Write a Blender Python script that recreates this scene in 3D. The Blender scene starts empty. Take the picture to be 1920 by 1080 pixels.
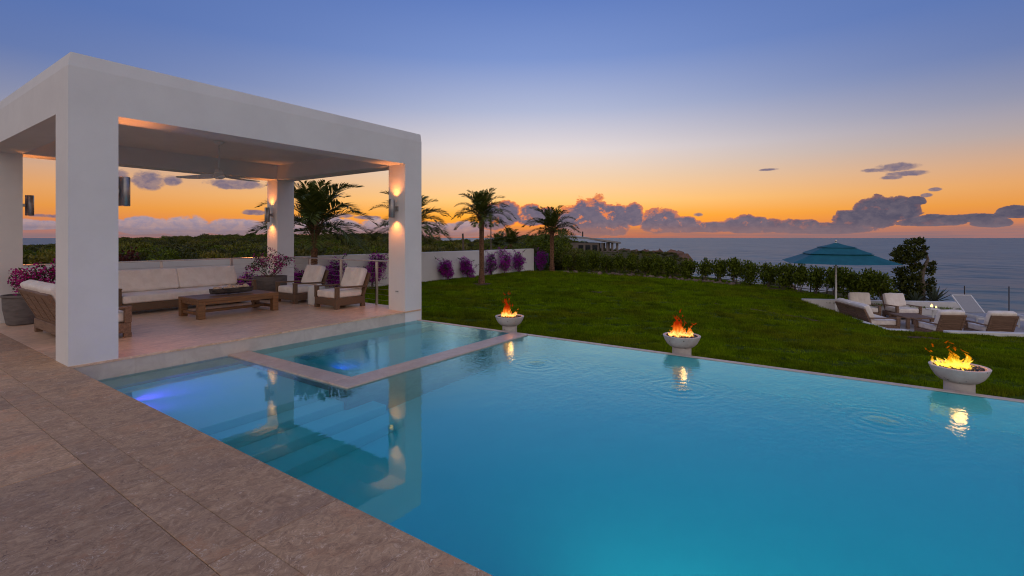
import bpy, bmesh, math, random
import numpy as np
from mathutils import Vector, Matrix, Euler

sc = bpy.context.scene
COL = sc.collection
R = math.radians
PI = math.pi

# ------------------------------------------------------------------ camera
CAM_H = 1.6
TH = R(34.93)
cam = bpy.data.cameras.new('camera')
cam.sensor_width = 36.0
cam.lens = 922.0 / 1920.0 * 36.0
cam.shift_y = -94.0 / 1920.0
cam.clip_start = 0.05
cam.clip_end = 90000
camo = bpy.data.objects.new('camera', cam)
COL.objects.link(camo)
camo.location = (0, 0, CAM_H)
camo.rotation_euler = (R(90), 0, TH - R(90))
sc.camera = camo

# ------------------------------------------------------------------ render settings
sc.render.engine = 'CYCLES'
sc.view_settings.view_transform = 'Standard'
sc.view_settings.look = 'None'
sc.view_settings.exposure = 0.0
sc.view_settings.gamma = 1.0
sc.view_settings.use_curve_mapping = False
cy = sc.cycles
cy.max_bounces = 8
cy.diffuse_bounces = 3
cy.glossy_bounces = 3
cy.transmission_bounces = 6
cy.transparent_max_bounces = 12
cy.volume_bounces = 0
cy.caustics_refractive = True
cy.caustics_reflective = True
cy.sample_clamp_indirect = 6
cy.filter_width = 1.1
cy.use_denoising = True
try:
    cy.denoiser = 'OPENIMAGEDENOISE'
except Exception:
    pass


# ------------------------------------------------------------------ node helper
def lin(r, g, b):
    f = lambda c: c / 12.92 if c <= 0.04045 else ((c + 0.055) / 1.055) ** 2.4
    return (f(r / 255), f(g / 255), f(b / 255), 1.0)


class E:
    """a socket (or number) with arithmetic"""
    def __init__(s, nt, v):
        s.nt = nt; s.v = v

    def m(s, op, *a, clamp=False):
        n = s.nt.nodes.new('ShaderNodeMath'); n.operation = op; n.use_clamp = clamp
        for i, x in enumerate((s,) + a):
            x = x.v if isinstance(x, E) else x
            if isinstance(x, (int, float)):
                n.inputs[i].default_value = x
            else:
                s.nt.links.new(x, n.inputs[i])
        return E(s.nt, n.outputs[0])
    def __add__(s, o): return s.m('ADD', o)
    def __radd__(s, o): return s.m('ADD', o)
    def __sub__(s, o): return s.m('SUBTRACT', o)
    def __rsub__(s, o): return E(s.nt, o).m('SUBTRACT', s)
    def __mul__(s, o): return s.m('MULTIPLY', o)
    def __rmul__(s, o): return s.m('MULTIPLY', o)
    def __truediv__(s, o): return s.m('DIVIDE', o)
    def __neg__(s): return s.m('MULTIPLY', -1.0)
    def max(s, o): return s.m('MAXIMUM', o)
    def min(s, o): return s.m('MINIMUM', o)
    def exp(s): return s.m('EXPONENT')
    def clamp(s): return s.m('ADD', 0.0, clamp=True)

    def smooth(s, a, b):
        n = s.nt.nodes.new('ShaderNodeMapRange'); n.interpolation_type = 'SMOOTHSTEP'
        s.nt.links.new(s.v, n.inputs[0])
        n.inputs[1].default_value = a; n.inputs[2].default_value = b
        return E(s.nt, n.outputs[0])

    def ramp(s, stops, interp='LINEAR'):
        n = s.nt.nodes.new('ShaderNodeValToRGB'); cr = n.color_ramp; cr.interpolation = interp
        while len(cr.elements) < len(stops):
            cr.elements.new(0.5)
        for e, (p, c) in zip(cr.elements, stops):
            e.position = p
        for e, (p, c) in zip(cr.elements, stops):
            e.color = c if len(c) == 4 else (*c, 1)
        s.nt.links.new(s.v, n.inputs[0])
        return E(s.nt, n.outputs[0])


class NT:
    def __init__(s, nt):
        s.nt = nt; nt.nodes.clear()

    def n(s, t, **kw):
        n = s.nt.nodes.new(t)
        for k, v in kw.items():
            setattr(n, k, v)
        return n

    def setin(s, n, i, v):
        if v is None:
            return
        if isinstance(v, E):
            v = v.v
        if isinstance(v, bpy.types.NodeSocket):
            s.nt.links.new(v, n.inputs[i])
        else:
            n.inputs[i].default_value = v

    def e(s, v): return E(s.nt, v)

    def mix(s, f, a, b, blend='MIX'):
        n = s.n('ShaderNodeMix', data_type='RGBA', blend_type=blend)
        s.setin(n, 0, f); s.setin(n, 6, a); s.setin(n, 7, b)
        return E(s.nt, n.outputs[2])

    def noise(s, vec, scale, detail=4, rough=0.55, dist=0.0, out=0):
        n = s.n('ShaderNodeTexNoise')
        s.setin(n, 'Vector', vec); n.inputs['Scale'].default_value = scale
        n.inputs['Detail'].default_value = detail; n.inputs['Roughness'].default_value = rough
        n.inputs['Distortion'].default_value = dist
        return E(s.nt, n.outputs[out])

    def voro(s, vec, scale, feature='F1', out=0):
        n = s.n('ShaderNodeTexVoronoi', feature=feature)
        s.setin(n, 'Vector', vec); n.inputs['Scale'].default_value = scale
        return E(s.nt, n.outputs[out])

    def comb(s, x, y, z):
        n = s.n('ShaderNodeCombineXYZ')
        s.setin(n, 0, x); s.setin(n, 1, y); s.setin(n, 2, z)
        return E(s.nt, n.outputs[0])

    def sep(s, v):
        n = s.n('ShaderNodeSeparateXYZ'); s.setin(n, 0, v)
        return [E(s.nt, o) for o in n.outputs]

    def mapping(s, v, scale=(1, 1, 1), loc=(0, 0, 0), rot=(0, 0, 0)):
        n = s.n('ShaderNodeMapping'); s.setin(n, 0, v)
        n.inputs['Scale'].default_value = scale; n.inputs['Location'].default_value = loc
        n.inputs['Rotation'].default_value = rot
        return E(s.nt, n.outputs[0])

    def vadd(s, a, b):
        n = s.n('ShaderNodeVectorMath', operation='ADD'); s.setin(n, 0, a); s.setin(n, 1, b)
        return E(s.nt, n.outputs[0])

    def vscale(s, a, k):
        n = s.n('ShaderNodeVectorMath', operation='SCALE'); s.setin(n, 0, a); s.setin(n, 3, k)
        return E(s.nt, n.outputs[0])


# ------------------------------------------------------------------ world: dusk sky with clouds
F_PX = 922.0


def ang(px, py):
    """direction of a cloud in degrees: azimuth right of the view axis, elevation"""
    t = (px - 960) / F_PX
    return math.degrees(math.atan(t)), math.degrees(math.atan((446 - py) / F_PX / math.sqrt(1 + t * t)))


def build_world():
    w = bpy.data.worlds.new('World'); sc.world = w; w.use_nodes = True
    T = NT(w.node_tree)
    tc = T.n('ShaderNodeTexCoord')
    x, y, z = T.sep(T.e(tc.outputs['Generated']))
    c, s_ = math.cos(TH), math.sin(TH)
    xf = x * c + y * s_
    xr = x * s_ - y * c
    az = xr.m('ARCTAN2', xf) * 57.29578            # degrees right of the view axis
    el = z.m('ARCSINE') * 57.29578
    elp = (el / 90.0).clamp()
    P = lambda e: e / 90.0
    # sunset side straight under the glow, sunset side off to the flanks, and the sky behind
    core = elp.ramp([(0, lin(225, 105, 50)), (P(1.2), (1.05,) + lin(252, 156, 44)[1:]), (P(2.5), (1.15,) + lin(255, 180, 56)[1:]), (P(4.2), (1.1,) + lin(255, 207, 126)[1:]),
                     (P(7.0), lin(246, 212, 176)), (P(10.0), lin(230, 218, 216)), (P(14.5), lin(178, 186, 214)),
                     (P(20), lin(126, 150, 206)), (P(26), lin(98, 127, 193)), (P(45), lin(92, 116, 180)), (1, lin(112, 126, 174))])
    flank = elp.ramp([(0, lin(200, 125, 105)), (P(1.5), lin(214, 128, 82)), (P(2.8), lin(226, 148, 72)), (P(4.5), lin(224, 158, 100)),
                      (P(6.2), lin(206, 160, 130)), (P(8.5), lin(168, 155, 158)), (P(11.5), lin(128, 135, 165)),
                      (P(15.5), lin(90, 114, 170)), (P(20), lin(82, 110, 172)), (P(45), lin(92, 114, 176)), (1, lin(112, 126, 174))])
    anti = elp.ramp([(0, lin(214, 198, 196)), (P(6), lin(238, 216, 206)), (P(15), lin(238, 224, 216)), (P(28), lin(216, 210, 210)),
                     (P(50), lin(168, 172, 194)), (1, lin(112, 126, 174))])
    d = (az - 3.0)
    wcore = (-(d * d) / (32.0 * 32.0)).exp()
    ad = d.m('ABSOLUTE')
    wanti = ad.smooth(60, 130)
    sky = T.mix(wcore, flank, core)
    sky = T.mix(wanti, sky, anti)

    # ---- clouds
    q = T.comb(az, el * 1.5, 0.0)
    warp = T.noise(q, 0.9, 3, 0.6, out=1)
    wq = T.vadd(q, T.vscale(warp, 1.1))
    fb = T.noise(wq, 0.55, 8, 0.62)
    vb = T.voro(wq, 0.85)
    puff = (fb - 0.5) * 1.9 + (0.45 - vb) * 0.35

    def bank(blobs, amp, fl=2.4):
        best = None
        for (px, py, rx, ry) in blobs:
            a0, e0 = ang(px, py); a1, _ = ang(px + rx, py); _, e1 = ang(px, py - ry)
            ra = abs(a1 - a0); re = abs(e1 - e0)
            dx = (az - a0) * (1 / ra)
            dy = (el - e0) * (1 / re)
            dy = dy.max(dy * -fl)
            v = 1.0 - (dx * dx + dy * dy)
            best = v if best is None else best.max(v)
        return best + puff * amp

    # bright cumulus bank over the sea (centre) and the darker heap on the right
    heap = bank([(925, 418, 26, 38), (952, 408, 26, 36), (996, 412, 30, 30), (1024, 412, 26, 26), (1075, 420, 38, 38), (1108, 425, 50, 64),
                 (1150, 425, 40, 50), (1186, 412, 22, 34), (1240, 425, 44, 38), (1275, 428, 50, 24), (1335, 430, 70, 15), (1392, 428, 42, 26), (1425, 428, 55, 22),
                 (1500, 430, 70, 20), (1590, 420, 40, 28), (1640, 410, 52, 44), (1680, 402, 52, 34), (1715, 380, 22, 12),
                 (1740, 418, 75, 16), (1830, 412, 60, 12), (1860, 420, 45, 16), (1905, 402, 42, 18), (1560, 432, 90, 18)], 0.9)
    a_heap = heap.smooth(0.0, 0.13)
    # pale low bank far off on the left and behind everything at the horizon
    low = bank([(60, 425, 80, 16), (180, 424, 90, 18), (270, 430, 60, 26), (350, 432, 50, 30), (440, 432, 60, 24), (540, 430, 60, 26), (630, 434, 70, 28),
                (720, 434, 70, 26), (800, 434, 60, 20), (870, 436, 60, 22)], 0.75)
    a_low = low.smooth(0.0, 0.3) * 0.9
    # loose darker scraps higher up
    scrap = bank([(228, 328, 18, 12), (282, 336, 36, 20), (322, 338, 22, 12), (420, 345, 44, 10), (458, 346, 40, 10), (476, 398, 26, 6), (90, 405, 40, 5),
                  (1678, 313, 46, 9), (1640, 319, 30, 5), (1705, 325, 44, 6), (1672, 333, 26, 5), (1755, 355, 14, 4), (1738, 366, 12, 4),
                  (640, 404, 26, 6), (690, 408, 30, 5), (588, 372, 16, 4), (1310, 402, 12, 5), (1440, 318, 20, 3)], 1.35, 1.0)
    a_scrap = scrap.smooth(-0.05, 0.7) * 0.9
    glow = (-(d * d) / (24.0 * 24.0)).exp()
    tex = T.noise(wq, 1.3, 6, 0.6)
    body = T.mix(tex.smooth(0.25, 0.75), lin(104, 95, 112), lin(134, 116, 126))
    body = T.mix((el / 4.5).clamp() * 0.6, body, lin(104, 100, 124))
    sidebody = T.mix(tex.smooth(0.3, 0.75), lin(84, 81, 100), lin(108, 99, 112))
    body = T.mix(ad.smooth(14, 38), body, sidebody)
    rim = (1.0 - heap.smooth(0.05, 0.42)) * glow
    fire = T.noise(wq, 0.75, 6, 0.62).smooth(0.56, 0.68) * glow * (1.0 - el.smooth(2.6, 5.0))
    body = T.mix((rim.max(fire) * 0.9).clamp(), body, lin(255, 138, 62))
    sky = T.mix(a_scrap, sky, T.mix(tex.smooth(0.3, 0.7), lin(98, 96, 126), lin(150, 128, 132)))
    sky = T.mix(a_low, sky, T.mix(tex.smooth(0.3, 0.7), lin(142, 142, 168), lin(186, 160, 162)))
    sky = T.mix(a_heap, sky, body)
    # dust-mauve layer right over the horizon with streaks
    st = T.noise(T.comb(az * 0.12, el * 2.6, 3.0), 1.0, 4, 0.6)
    hz = (1.0 - el.smooth(0.2, 2.0)) * (0.85 + (st - 0.5) * 1.5)
    sky = T.mix(hz.clamp() * 0.9, sky, T.mix(glow, lin(128, 112, 122), lin(166, 114, 100)))
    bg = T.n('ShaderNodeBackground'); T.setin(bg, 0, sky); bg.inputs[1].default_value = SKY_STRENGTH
    out = T.n('ShaderNodeOutputWorld'); T.nt.links.new(bg.outputs[0], out.inputs[0])


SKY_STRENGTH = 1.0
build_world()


# ------------------------------------------------------------------ materials
MATS = {}


def principled(name):
    m = bpy.data.materials.new(name); m.use_nodes = True
    T = NT(m.node_tree)
    b = T.n('ShaderNodeBsdfPrincipled'); o = T.n('ShaderNodeOutputMaterial')
    T.nt.links.new(b.outputs[0], o.inputs[0])
    MATS[name] = m
    return m, T, b


def bump(T, b, h, strength=0.3, dist=0.01):
    n = T.n('ShaderNodeBump'); n.inputs['Strength'].default_value = strength; n.inputs['Distance'].default_value = dist
    T.setin(n, 'Height', h); T.nt.links.new(n.outputs[0], b.inputs['Normal'])


def pos(T): return T.e(T.n('ShaderNodeNewGeometry').outputs['Position'])
def objco(T): return T.e(T.n('ShaderNodeTexCoord').outputs['Object'])
def orand(T): return T.e(T.n('ShaderNodeObjectInfo').outputs['Random'])
def island(T): return T.e(T.n('ShaderNodeNewGeometry').outputs['Random Per Island'])


def simple(name, c1, c2, rough=0.6, scale=6, detail=5, bs=0.2, bd=0.01, bscale=None, metallic=0.0, stretch=(1, 1, 1), space='obj', spec=0.5):
    m, T, b = principled(name)
    co = T.mapping(objco(T) if space == 'obj' else pos(T), stretch)
    n = T.noise(co, scale, detail, 0.6)
    T.setin(b, 'Base Color', T.mix(n.smooth(0.3, 0.7), c1, c2))
    b.inputs['Roughness'].default_value = rough; b.inputs['Metallic'].default_value = metallic
    b.inputs['Specular IOR Level'].default_value = spec
    if bs:
        bump(T, b, T.noise(co, bscale or scale * 4, 4, 0.6), bs, bd)
    return m


def hexc(*c): return lin(*c)


def build_mats():
    # white render of the pavilion and garden wall
    m, T, b = principled('white_plaster')
    p = pos(T)
    n = T.noise(p, 1.1, 6, 0.65)
    f = T.noise(p, 60, 4, 0.6)
    T.setin(b, 'Base Color', T.mix(n.smooth(0.3, 0.72), (0.80, 0.775, 0.75, 1), (0.735, 0.71, 0.69, 1)))
    b.inputs['Roughness'].default_value = 0.75
    bump(T, b, f + T.noise(p, 7, 3) * 1.5, 0.25, 0.004)

    # shell-stone paving
    m, T, b = principled('shell_stone')
    p = pos(T)
    r = orand(T)
    off = T.comb(r * 37.0, r * 91.0, r * 13.0)
    q = T.vadd(p, off)
    qs = T.mapping(q, (0.85, 1.15, 1))
    wq = T.vadd(qs, T.vscale(T.noise(qs, 5.0, 3, 0.6, out=1), 0.22))
    big = T.noise(wq, 1.6, 6, 0.62)
    mid = T.noise(wq, 10, 8, 0.74, 1.6)
    fin = T.noise(wq, 34, 5, 0.7, 2.0)
    c1 = T.noise(wq, 10, 2, 0.5, 1.2); c2 = T.noise(T.vadd(wq, T.comb(7.0, 3.0, 0.0)), 13, 2, 0.5, 1.2)
    l1 = 1.0 - (((c1 * 7.0).m('FRACT') - 0.5).m('ABSOLUTE')).smooth(0.0, 0.13)
    l2 = 1.0 - (((c2 * 6.0).m('FRACT') - 0.5).m('ABSOLUTE')).smooth(0.0, 0.10)
    pale = l1 * T.noise(q, 7, 4, 0.7).smooth(0.50, 0.62)
    dark = l2 * T.noise(T.vadd(q, T.comb(3.0, 9.0, 0.0)), 6, 4, 0.7).smooth(0.50, 0.62)
    col = T.mix(mid.smooth(0.30, 0.70), (0.36, 0.205, 0.110, 1), (0.66, 0.415, 0.235, 1))
    col = T.mix(big.smooth(0.5, 0.75) * 0.5, col, (0.30, 0.195, 0.14, 1))
    col = T.mix(T.noise(wq, 3.4, 6, 0.65).smooth(0.52, 0.70) * 0.6, col, (0.62, 0.31, 0.15, 1))
    col = T.mix(fin.smooth(0.56, 0.68) * 0.55, col, (0.80, 0.57, 0.38, 1))
    col = T.mix((1.0 - fin.smooth(0.32, 0.44)) * 0.6, col, (0.17, 0.09, 0.055, 1))
    col = T.mix(pale * 0.75, col, (0.86, 0.66, 0.47, 1))
    col = T.mix(dark * 0.7, col, (0.15, 0.085, 0.06, 1))
    tone = T.mix(r, (0.82, 0.82, 0.84, 1), (1.12, 1.09, 1.05, 1))
    col = T.mix(1.0, col, tone, 'MULTIPLY')
    T.setin(b, 'Base Color', col)
    T.setin(b, 'Roughness', 0.45 + mid * 0.25)
    b.inputs['Specular IOR Level'].default_value = 0.3
    bump(T, b, fin * 0.6 + mid + pale * 0.3 - dark * 0.4, 0.6, 0.006)

    # polished pavilion floor of the same stone
    m, T, b = principled('floor_stone')
    p = pos(T)
    qs = T.mapping(p, (0.5, 1.5, 1))
    wq = T.vadd(qs, T.vscale(T.noise(qs, 3.0, 3, out=1), 0.4))
    mid = T.noise(wq, 11, 7, 0.68, 1.0)
    col = T.mix(mid.smooth(0.28, 0.74), (0.58, 0.36, 0.225, 1), (0.92, 0.63, 0.43, 1))
    col = T.mix(T.noise(wq, 2, 5).smooth(0.5, 0.75) * 0.5, col, (0.48, 0.27, 0.18, 1))
    # grout of the tile joints
    T.setin(b, 'Base Color', col)
    T.setin(b, 'Roughness', 0.26 + mid * 0.2)
    b.inputs['Specular IOR Level'].default_value = 0.5
    bump(T, b, mid, 0.3, 0.003)

    m, T, b = principled('pale_limestone')
    p = pos(T)
    n = T.noise(p, 3.5, 6, 0.65, 0.6)
    st = T.noise(T.mapping(p, (5, 5, 0.7)), 2.0, 4)
    col = T.mix(n.smooth(0.3, 0.7), (0.66, 0.58, 0.50, 1), (0.54, 0.46, 0.40, 1))
    col = T.mix(st.smooth(0.6, 0.78) * 0.35, col, (0.42, 0.30, 0.19, 1))
    T.setin(b, 'Base Color', col); b.inputs['Roughness'].default_value = 0.55
    bump(T, b, T.noise(p, 30, 4), 0.3, 0.003)

    m, T, b = principled('spa_stone')
    p = pos(T)
    n = T.noise(p, 5, 7, 0.68, 1.0)
    T.setin(b, 'Base Color', T.mix(n.smooth(0.3, 0.7), (0.50, 0.36, 0.28, 1), (0.62, 0.48, 0.39, 1)))
    b.inputs['Roughness'].default_value = 0.35
    bump(T, b, n, 0.3, 0.003)

    # pool plaster
    m, T, b = principled('pool_plaster')
    p = pos(T)
    n = T.noise(p, 0.9, 5, 0.6)
    T.setin(b, 'Base Color', T.mix(n.smooth(0.3, 0.75), (0.58, 0.97, 0.97, 1), (0.46, 0.93, 0.93, 1)))
    b.inputs['Roughness'].default_value = 0.7

    # pool water
    m = bpy.data.materials.new('pool_water'); m.use_nodes = True; MATS['pool_water'] = m
    T = NT(m.node_tree)
    g = T.n('ShaderNodeBsdfRefraction'); g.inputs['IOR'].default_value = 1.333; g.inputs['Roughness'].default_value = 0.0
    gl = T.n('ShaderNodeBsdfGlossy'); gl.inputs['Roughness'].default_value = 0.02; gl.inputs['Color'].default_value = (0.58, 0.96, 1.0, 1)
    fr = T.n('ShaderNodeFresnel'); fr.inputs['IOR'].default_value = 1.333
    o = T.n('ShaderNodeOutputMaterial')
    va = T.n('ShaderNodeVolumeAbsorption'); va.inputs['Color'].default_value = (0.0, 0.925, 0.945, 1); va.inputs['Density'].default_value = 1.0
    p = pos(T)
    px, py, pz = T.sep(p)
    h = None
    for (cx, cy_, amp) in ((6.09, 3.83, 1.0), (6.09, 1.75, 1.15), (6.15, -0.22, 1.2)):
        dx = px - cx; dy = py - cy_
        rr = (dx * dx + dy * dy).m('SQRT')
        wob = T.noise(T.mapping(p, (1, 1, 1)), 3.0, 3) * 0.10
        ring = ((rr + wob * 1.6) * 46.0).m('SINE') * (-(rr * rr) / 0.20).exp() * (0.22 * amp)
        core_ = T.noise(p, 14, 4, 0.6) * (-(rr * rr) / 0.018).exp() * (2.4 * amp)
        v = ring + core_
        h = v if h is None else h + v
    w1 = T.noise(T.mapping(p, (1, 1.5, 1)), 2.2, 3, 0.5) * 1.2
    calm = px.smooth(3.2, 6.5)
    w2 = T.noise(T.mapping(p, (1.6, 2.2, 1), rot=(0, 0, 0.5)), 9, 3, 0.5) * 0.42
    w3 = T.noise(T.mapping(p, (1, 1.8, 1)), 26, 2, 0.5) * 0.10
    h = h + w1 * (calm * 0.75 + 0.25) + (w2 + w3) * (calm * 1.7 + 0.06)
    bn = T.n('ShaderNodeBump'); bn.inputs['Strength'].default_value = 1.0; bn.inputs['Distance'].default_value = 0.0042
    T.setin(bn, 'Height', h)
    for n_ in (g, gl, fr): T.nt.links.new(bn.outputs[0], n_.inputs['Normal'])
    mx = T.n('ShaderNodeMixShader'); T.setin(mx, 0, T.e(fr.outputs[0]).m('POWER', 0.60))
    T.nt.links.new(g.outputs[0], mx.inputs[1]); T.nt.links.new(gl.outputs[0], mx.inputs[2])
    T.nt.links.new(mx.outputs[0], o.inputs[0]); T.nt.links.new(va.outputs[0], o.inputs[1])

    # sea: wave slopes as a normal field, so that far water still averages over the slopes
    m, T, b = principled('sea_water')
    p = pos(T)
    n1 = T.noise(T.mapping(p, (0.20, 0.055, 1), rot=(0, 0, -TH)), 1.0, 5, 0.66, out=1)
    n2 = T.noise(T.mapping(p, (1.1, 0.38, 1), rot=(0, 0, -TH)), 1.0, 3, 0.6, out=1)
    sx, sy, _ = T.sep(n1); tx, ty, _ = T.sep(n2)
    gx = (sx - 0.5) * 1.15 + (tx - 0.5) * 0.5; gy = (sy - 0.5) * 1.15 + (ty - 0.5) * 0.5
    nv = T.n('ShaderNodeVectorMath', operation='NORMALIZE'); T.setin(nv, 0, T.comb(gx, gy, 1.0))
    T.nt.links.new(nv.outputs[0], b.inputs['Normal'])
    patch = T.noise(T.mapping(p, (0.012, 0.02, 1)), 1.0, 4)
    T.setin(b, 'Base Color', T.mix(patch.smooth(0.35, 0.65), (0.09, 0.145, 0.155, 1), (0.12, 0.18, 0.19, 1)))
    b.inputs['Roughness'].default_value = 0.40; b.inputs['IOR'].default_value = 1.333

    # lawn soil/turf
    m, T, b = principled('turf')
    p = pos(T)
    n = T.noise(p, 1.3, 6, 0.65)
    f = T.noise(T.mapping(p, (14, 14, 14)), 1.0, 5, 0.7)
    col = T.mix(n.smooth(0.3, 0.7), (0.050, 0.078, 0.002, 1), (0.100, 0.145, 0.003, 1))
    col = T.mix(f.smooth(0.35, 0.7) * 0.7, col, (0.024, 0.038, 0.001, 1))
    T.setin(b, 'Base Color', col); b.inputs['Roughness'].default_value = 0.9; b.inputs['Specular IOR Level'].default_value = 0.1
    bump(T, b, f + n * 2, 1.0, 0.05)

    def leaf(name, c1, c2, c3=None, trans=0.25, rough=0.5, spec=0.3):
        m, T, b = principled(name)
        r = island(T); o_ = orand(T)
        col = T.mix(r, c1, c2)
        if c3:
            col = T.mix(o_.smooth(0.2, 0.9) * 0.7, col, c3)
            if name == 'grass_blade':
                g1 = T.noise(pos(T), 0.9, 5, 0.65); g2 = T.noise(pos(T), 0.35, 3, 0.6)
                col = T.mix(g1.smooth(0.40, 0.66) * 0.6, col, (0.075, 0.085, 0.004, 1))
                col = T.mix(g2.smooth(0.48, 0.68) * 0.45, col, (0.20, 0.185, 0.012, 1))
                col = T.mix(1.0, col, ((o_ * 5.77).m('FRACT')).ramp([(0, (0.40, 0.42, 0.5)), (0.4, (0.8, 0.82, 0.8)), (0.8, (1.25, 1.2, 1.0)), (1, (1.75, 1.5, 1.2))]), 'MULTIPLY')
            if name == 'scrub_leaf':
                col = T.mix(1.0, col, ((o_ * 7.31).m('FRACT')).ramp([(0, (0.42, 0.46, 0.5)), (0.35, (0.7, 0.75, 0.7)), (0.75, (1.15, 1.15, 1.0)), (1, (1.5, 1.4, 1.0))]), 'MULTIPLY')
        T.setin(b, 'Base Color', col)
        b.inputs['Roughness'].default_value = rough; b.inputs['Specular IOR Level'].default_value = spec
        tr = T.n('ShaderNodeBsdfTranslucent'); T.setin(tr, 0, col)
        mx = T.n('ShaderNodeMixShader'); mx.inputs[0].default_value = trans
        T.nt.links.new(b.outputs[0], mx.inputs[1]); T.nt.links.new(tr.outputs[0], mx.inputs[2])
        out = [n for n in T.nt.nodes if n.type == 'OUTPUT_MATERIAL'][0]
        T.nt.links.new(mx.outputs[0], out.inputs[0])
    leaf('grass_blade', (0.095, 0.180, 0.002, 1), (0.265, 0.395, 0.004, 1), (0.165, 0.260, 0.003, 1), spec=0.04)
    leaf('hedge_leaf', (0.040, 0.060, 0.004, 1), (0.165, 0.205, 0.012, 1), spec=0.15)
    leaf('tree_leaf', (0.026, 0.034, 0.005, 1), (0.085, 0.095, 0.012, 1), spec=0.15)
    leaf('palm_leaf', (0.050, 0.068, 0.008, 1), (0.135, 0.155, 0.024, 1), trans=0.15)
    leaf('scrub_leaf', (0.040, 0.048, 0.005, 1), (0.170, 0.165, 0.014, 1), (0.14, 0.115, 0.022, 1))
    leaf('red_leaf', (0.06, 0.012, 0.010, 1), (0.13, 0.028, 0.018, 1))
    leaf('bract', (0.34, 0.007, 0.30, 1), (0.68, 0.03, 0.60, 1), (0.40, 0.010, 0.42, 1), trans=0.4)
    leaf('bract_pink', (0.32, 0.008, 0.15, 1), (0.60, 0.03, 0.33, 1), trans=0.4)
    leaf('vine_leaf', (0.024, 0.045, 0.012, 1), (0.060, 0.095, 0.025, 1))
    leaf('agave_leaf', (0.05, 0.065, 0.045, 1), (0.09, 0.11, 0.075, 1), trans=0.05)
    simple('twig', (0.10, 0.075, 0.055, 1), (0.17, 0.13, 0.10, 1), 0.9, 20)
    simple('bark', (0.09, 0.065, 0.05, 1), (0.19, 0.145, 0.11, 1), 0.9, 14, bs=0.8, bd=0.02)
    simple('palm_bark', (0.08, 0.036, 0.018, 1), (0.30, 0.15, 0.08, 1), 0.9, 16, bs=0.8, bd=0.02)
    simple('hill_soil', (0.045, 0.044, 0.008, 1), (0.11, 0.085, 0.028, 1), 0.95, 0.6, bs=1.0, bd=0.15, bscale=2.0, space='pos', spec=0.1)
    simple('grout', (0.16, 0.10, 0.065, 1), (0.24, 0.155, 0.105, 1), 0.9, 8, space='pos')
    simple('soil', (0.085, 0.05, 0.028, 1), (0.17, 0.105, 0.06, 1), 0.95, 5, bs=1.0, bd=0.03, space='pos', spec=0.1)
    simple('rock', (0.10, 0.065, 0.05, 1), (0.26, 0.18, 0.14, 1), 0.9, 3, bs=1.0, bd=0.05)
    simple('sea_rock', (0.13, 0.065, 0.04, 1), (0.24, 0.13, 0.085, 1), 0.9, 0.5, bs=1.0, bd=0.5, bscale=1.0, space='pos')
    # wood
    for name, a, c, r_ in (('teak', (0.14, 0.062, 0.022, 1), (0.26, 0.125, 0.048, 1), 0.5), ('weathered_teak', (0.15, 0.08, 0.046, 1), (0.27, 0.16, 0.10, 1), 0.65)):
        m, T, b = principled(name)
        o_ = orand(T)
        co = T.vadd(objco(T), T.comb(o_ * 9.0, o_ * 5.0, o_ * 3.0))
        g1 = T.noise(T.mapping(co, (1.2, 14, 14)), 2.2, 6, 0.65, 0.5)
        T.setin(b, 'Base Color', T.mix(g1.smooth(0.3, 0.7), a, c)); b.inputs['Roughness'].default_value = r_
        bump(T, b, g1, 0.3, 0.003)
    # woven wicker
    m, T, b = principled('wicker')
    co = objco(T)
    wv = T.n('ShaderNodeTexWave', wave_type='BANDS', bands_direction='Z'); T.setin(wv, 'Vector', co); wv.inputs['Scale'].default_value = 26
    wv.inputs['Distortion'].default_value = 1.0
    ck = T.e(wv.outputs[1])
    n = T.noise(co, 25, 4)
    T.setin(b, 'Base Color', T.mix((ck * 0.6 + n * 0.4).smooth(0.3, 0.7), (0.095, 0.052, 0.026, 1), (0.21, 0.125, 0.068, 1))); b.inputs['Roughness'].default_value = 0.6
    bump(T, b, ck, 0.5, 0.004)
    # fabric
    m, T, b = principled('cushion_fabric')
    co = objco(T)
    n = T.noise(co, 5, 5, 0.6)
    fold = T.noise(T.mapping(co, (9, 9, 1.2)), 1.0, 3, 0.5, 0.8)
    T.setin(b, 'Base Color', T.mix(n.smooth(0.3, 0.7), (0.80, 0.70, 0.63, 1), (0.90, 0.81, 0.74, 1))); b.inputs['Roughness'].default_value = 0.9
    b.inputs['Specular IOR Level'].default_value = 0.15
    bump(T, b, fold * 2 + T.noise(co, 130, 2) * 0.15, 0.45, 0.03)
    simple('piping_fabric', (0.66, 0.60, 0.57, 1), (0.72, 0.66, 0.63, 1), 0.9, 30)
    simple('sling_fabric', (0.30, 0.295, 0.31, 1), (0.36, 0.355, 0.37, 1), 0.8, 40)
    simple('umbrella_fabric', (0.003, 0.105, 0.14, 1), (0.005, 0.13, 0.17, 1), 0.75, 4, bs=0.3, bd=0.004)
    simple('white_paint', (0.70, 0.69, 0.67, 1), (0.76, 0.75, 0.73, 1), 0.4, 8, bs=0.0)
    simple('curb_plaster', (0.66, 0.63, 0.62, 1), (0.76, 0.73, 0.72, 1), 0.7, 3, space='pos')
    simple('terrace_paving', (0.34, 0.30, 0.29, 1), (0.46, 0.41, 0.39, 1), 0.6, 3, space='pos')
    simple('plastic_white', (0.72, 0.71, 0.69, 1), (0.74, 0.73, 0.71, 1), 0.35, 8, bs=0)
    simple('brushed_steel', (0.55, 0.50, 0.46, 1), (0.66, 0.61, 0.57, 1), 0.32, 30, metallic=1.0, stretch=(1, 1, 0.1), bs=0.1, bd=0.002)
    simple('sconce_metal', (0.30, 0.285, 0.28, 1), (0.36, 0.345, 0.34, 1), 0.35, 20, metallic=0.85, bs=0.1, bd=0.002)
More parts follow.
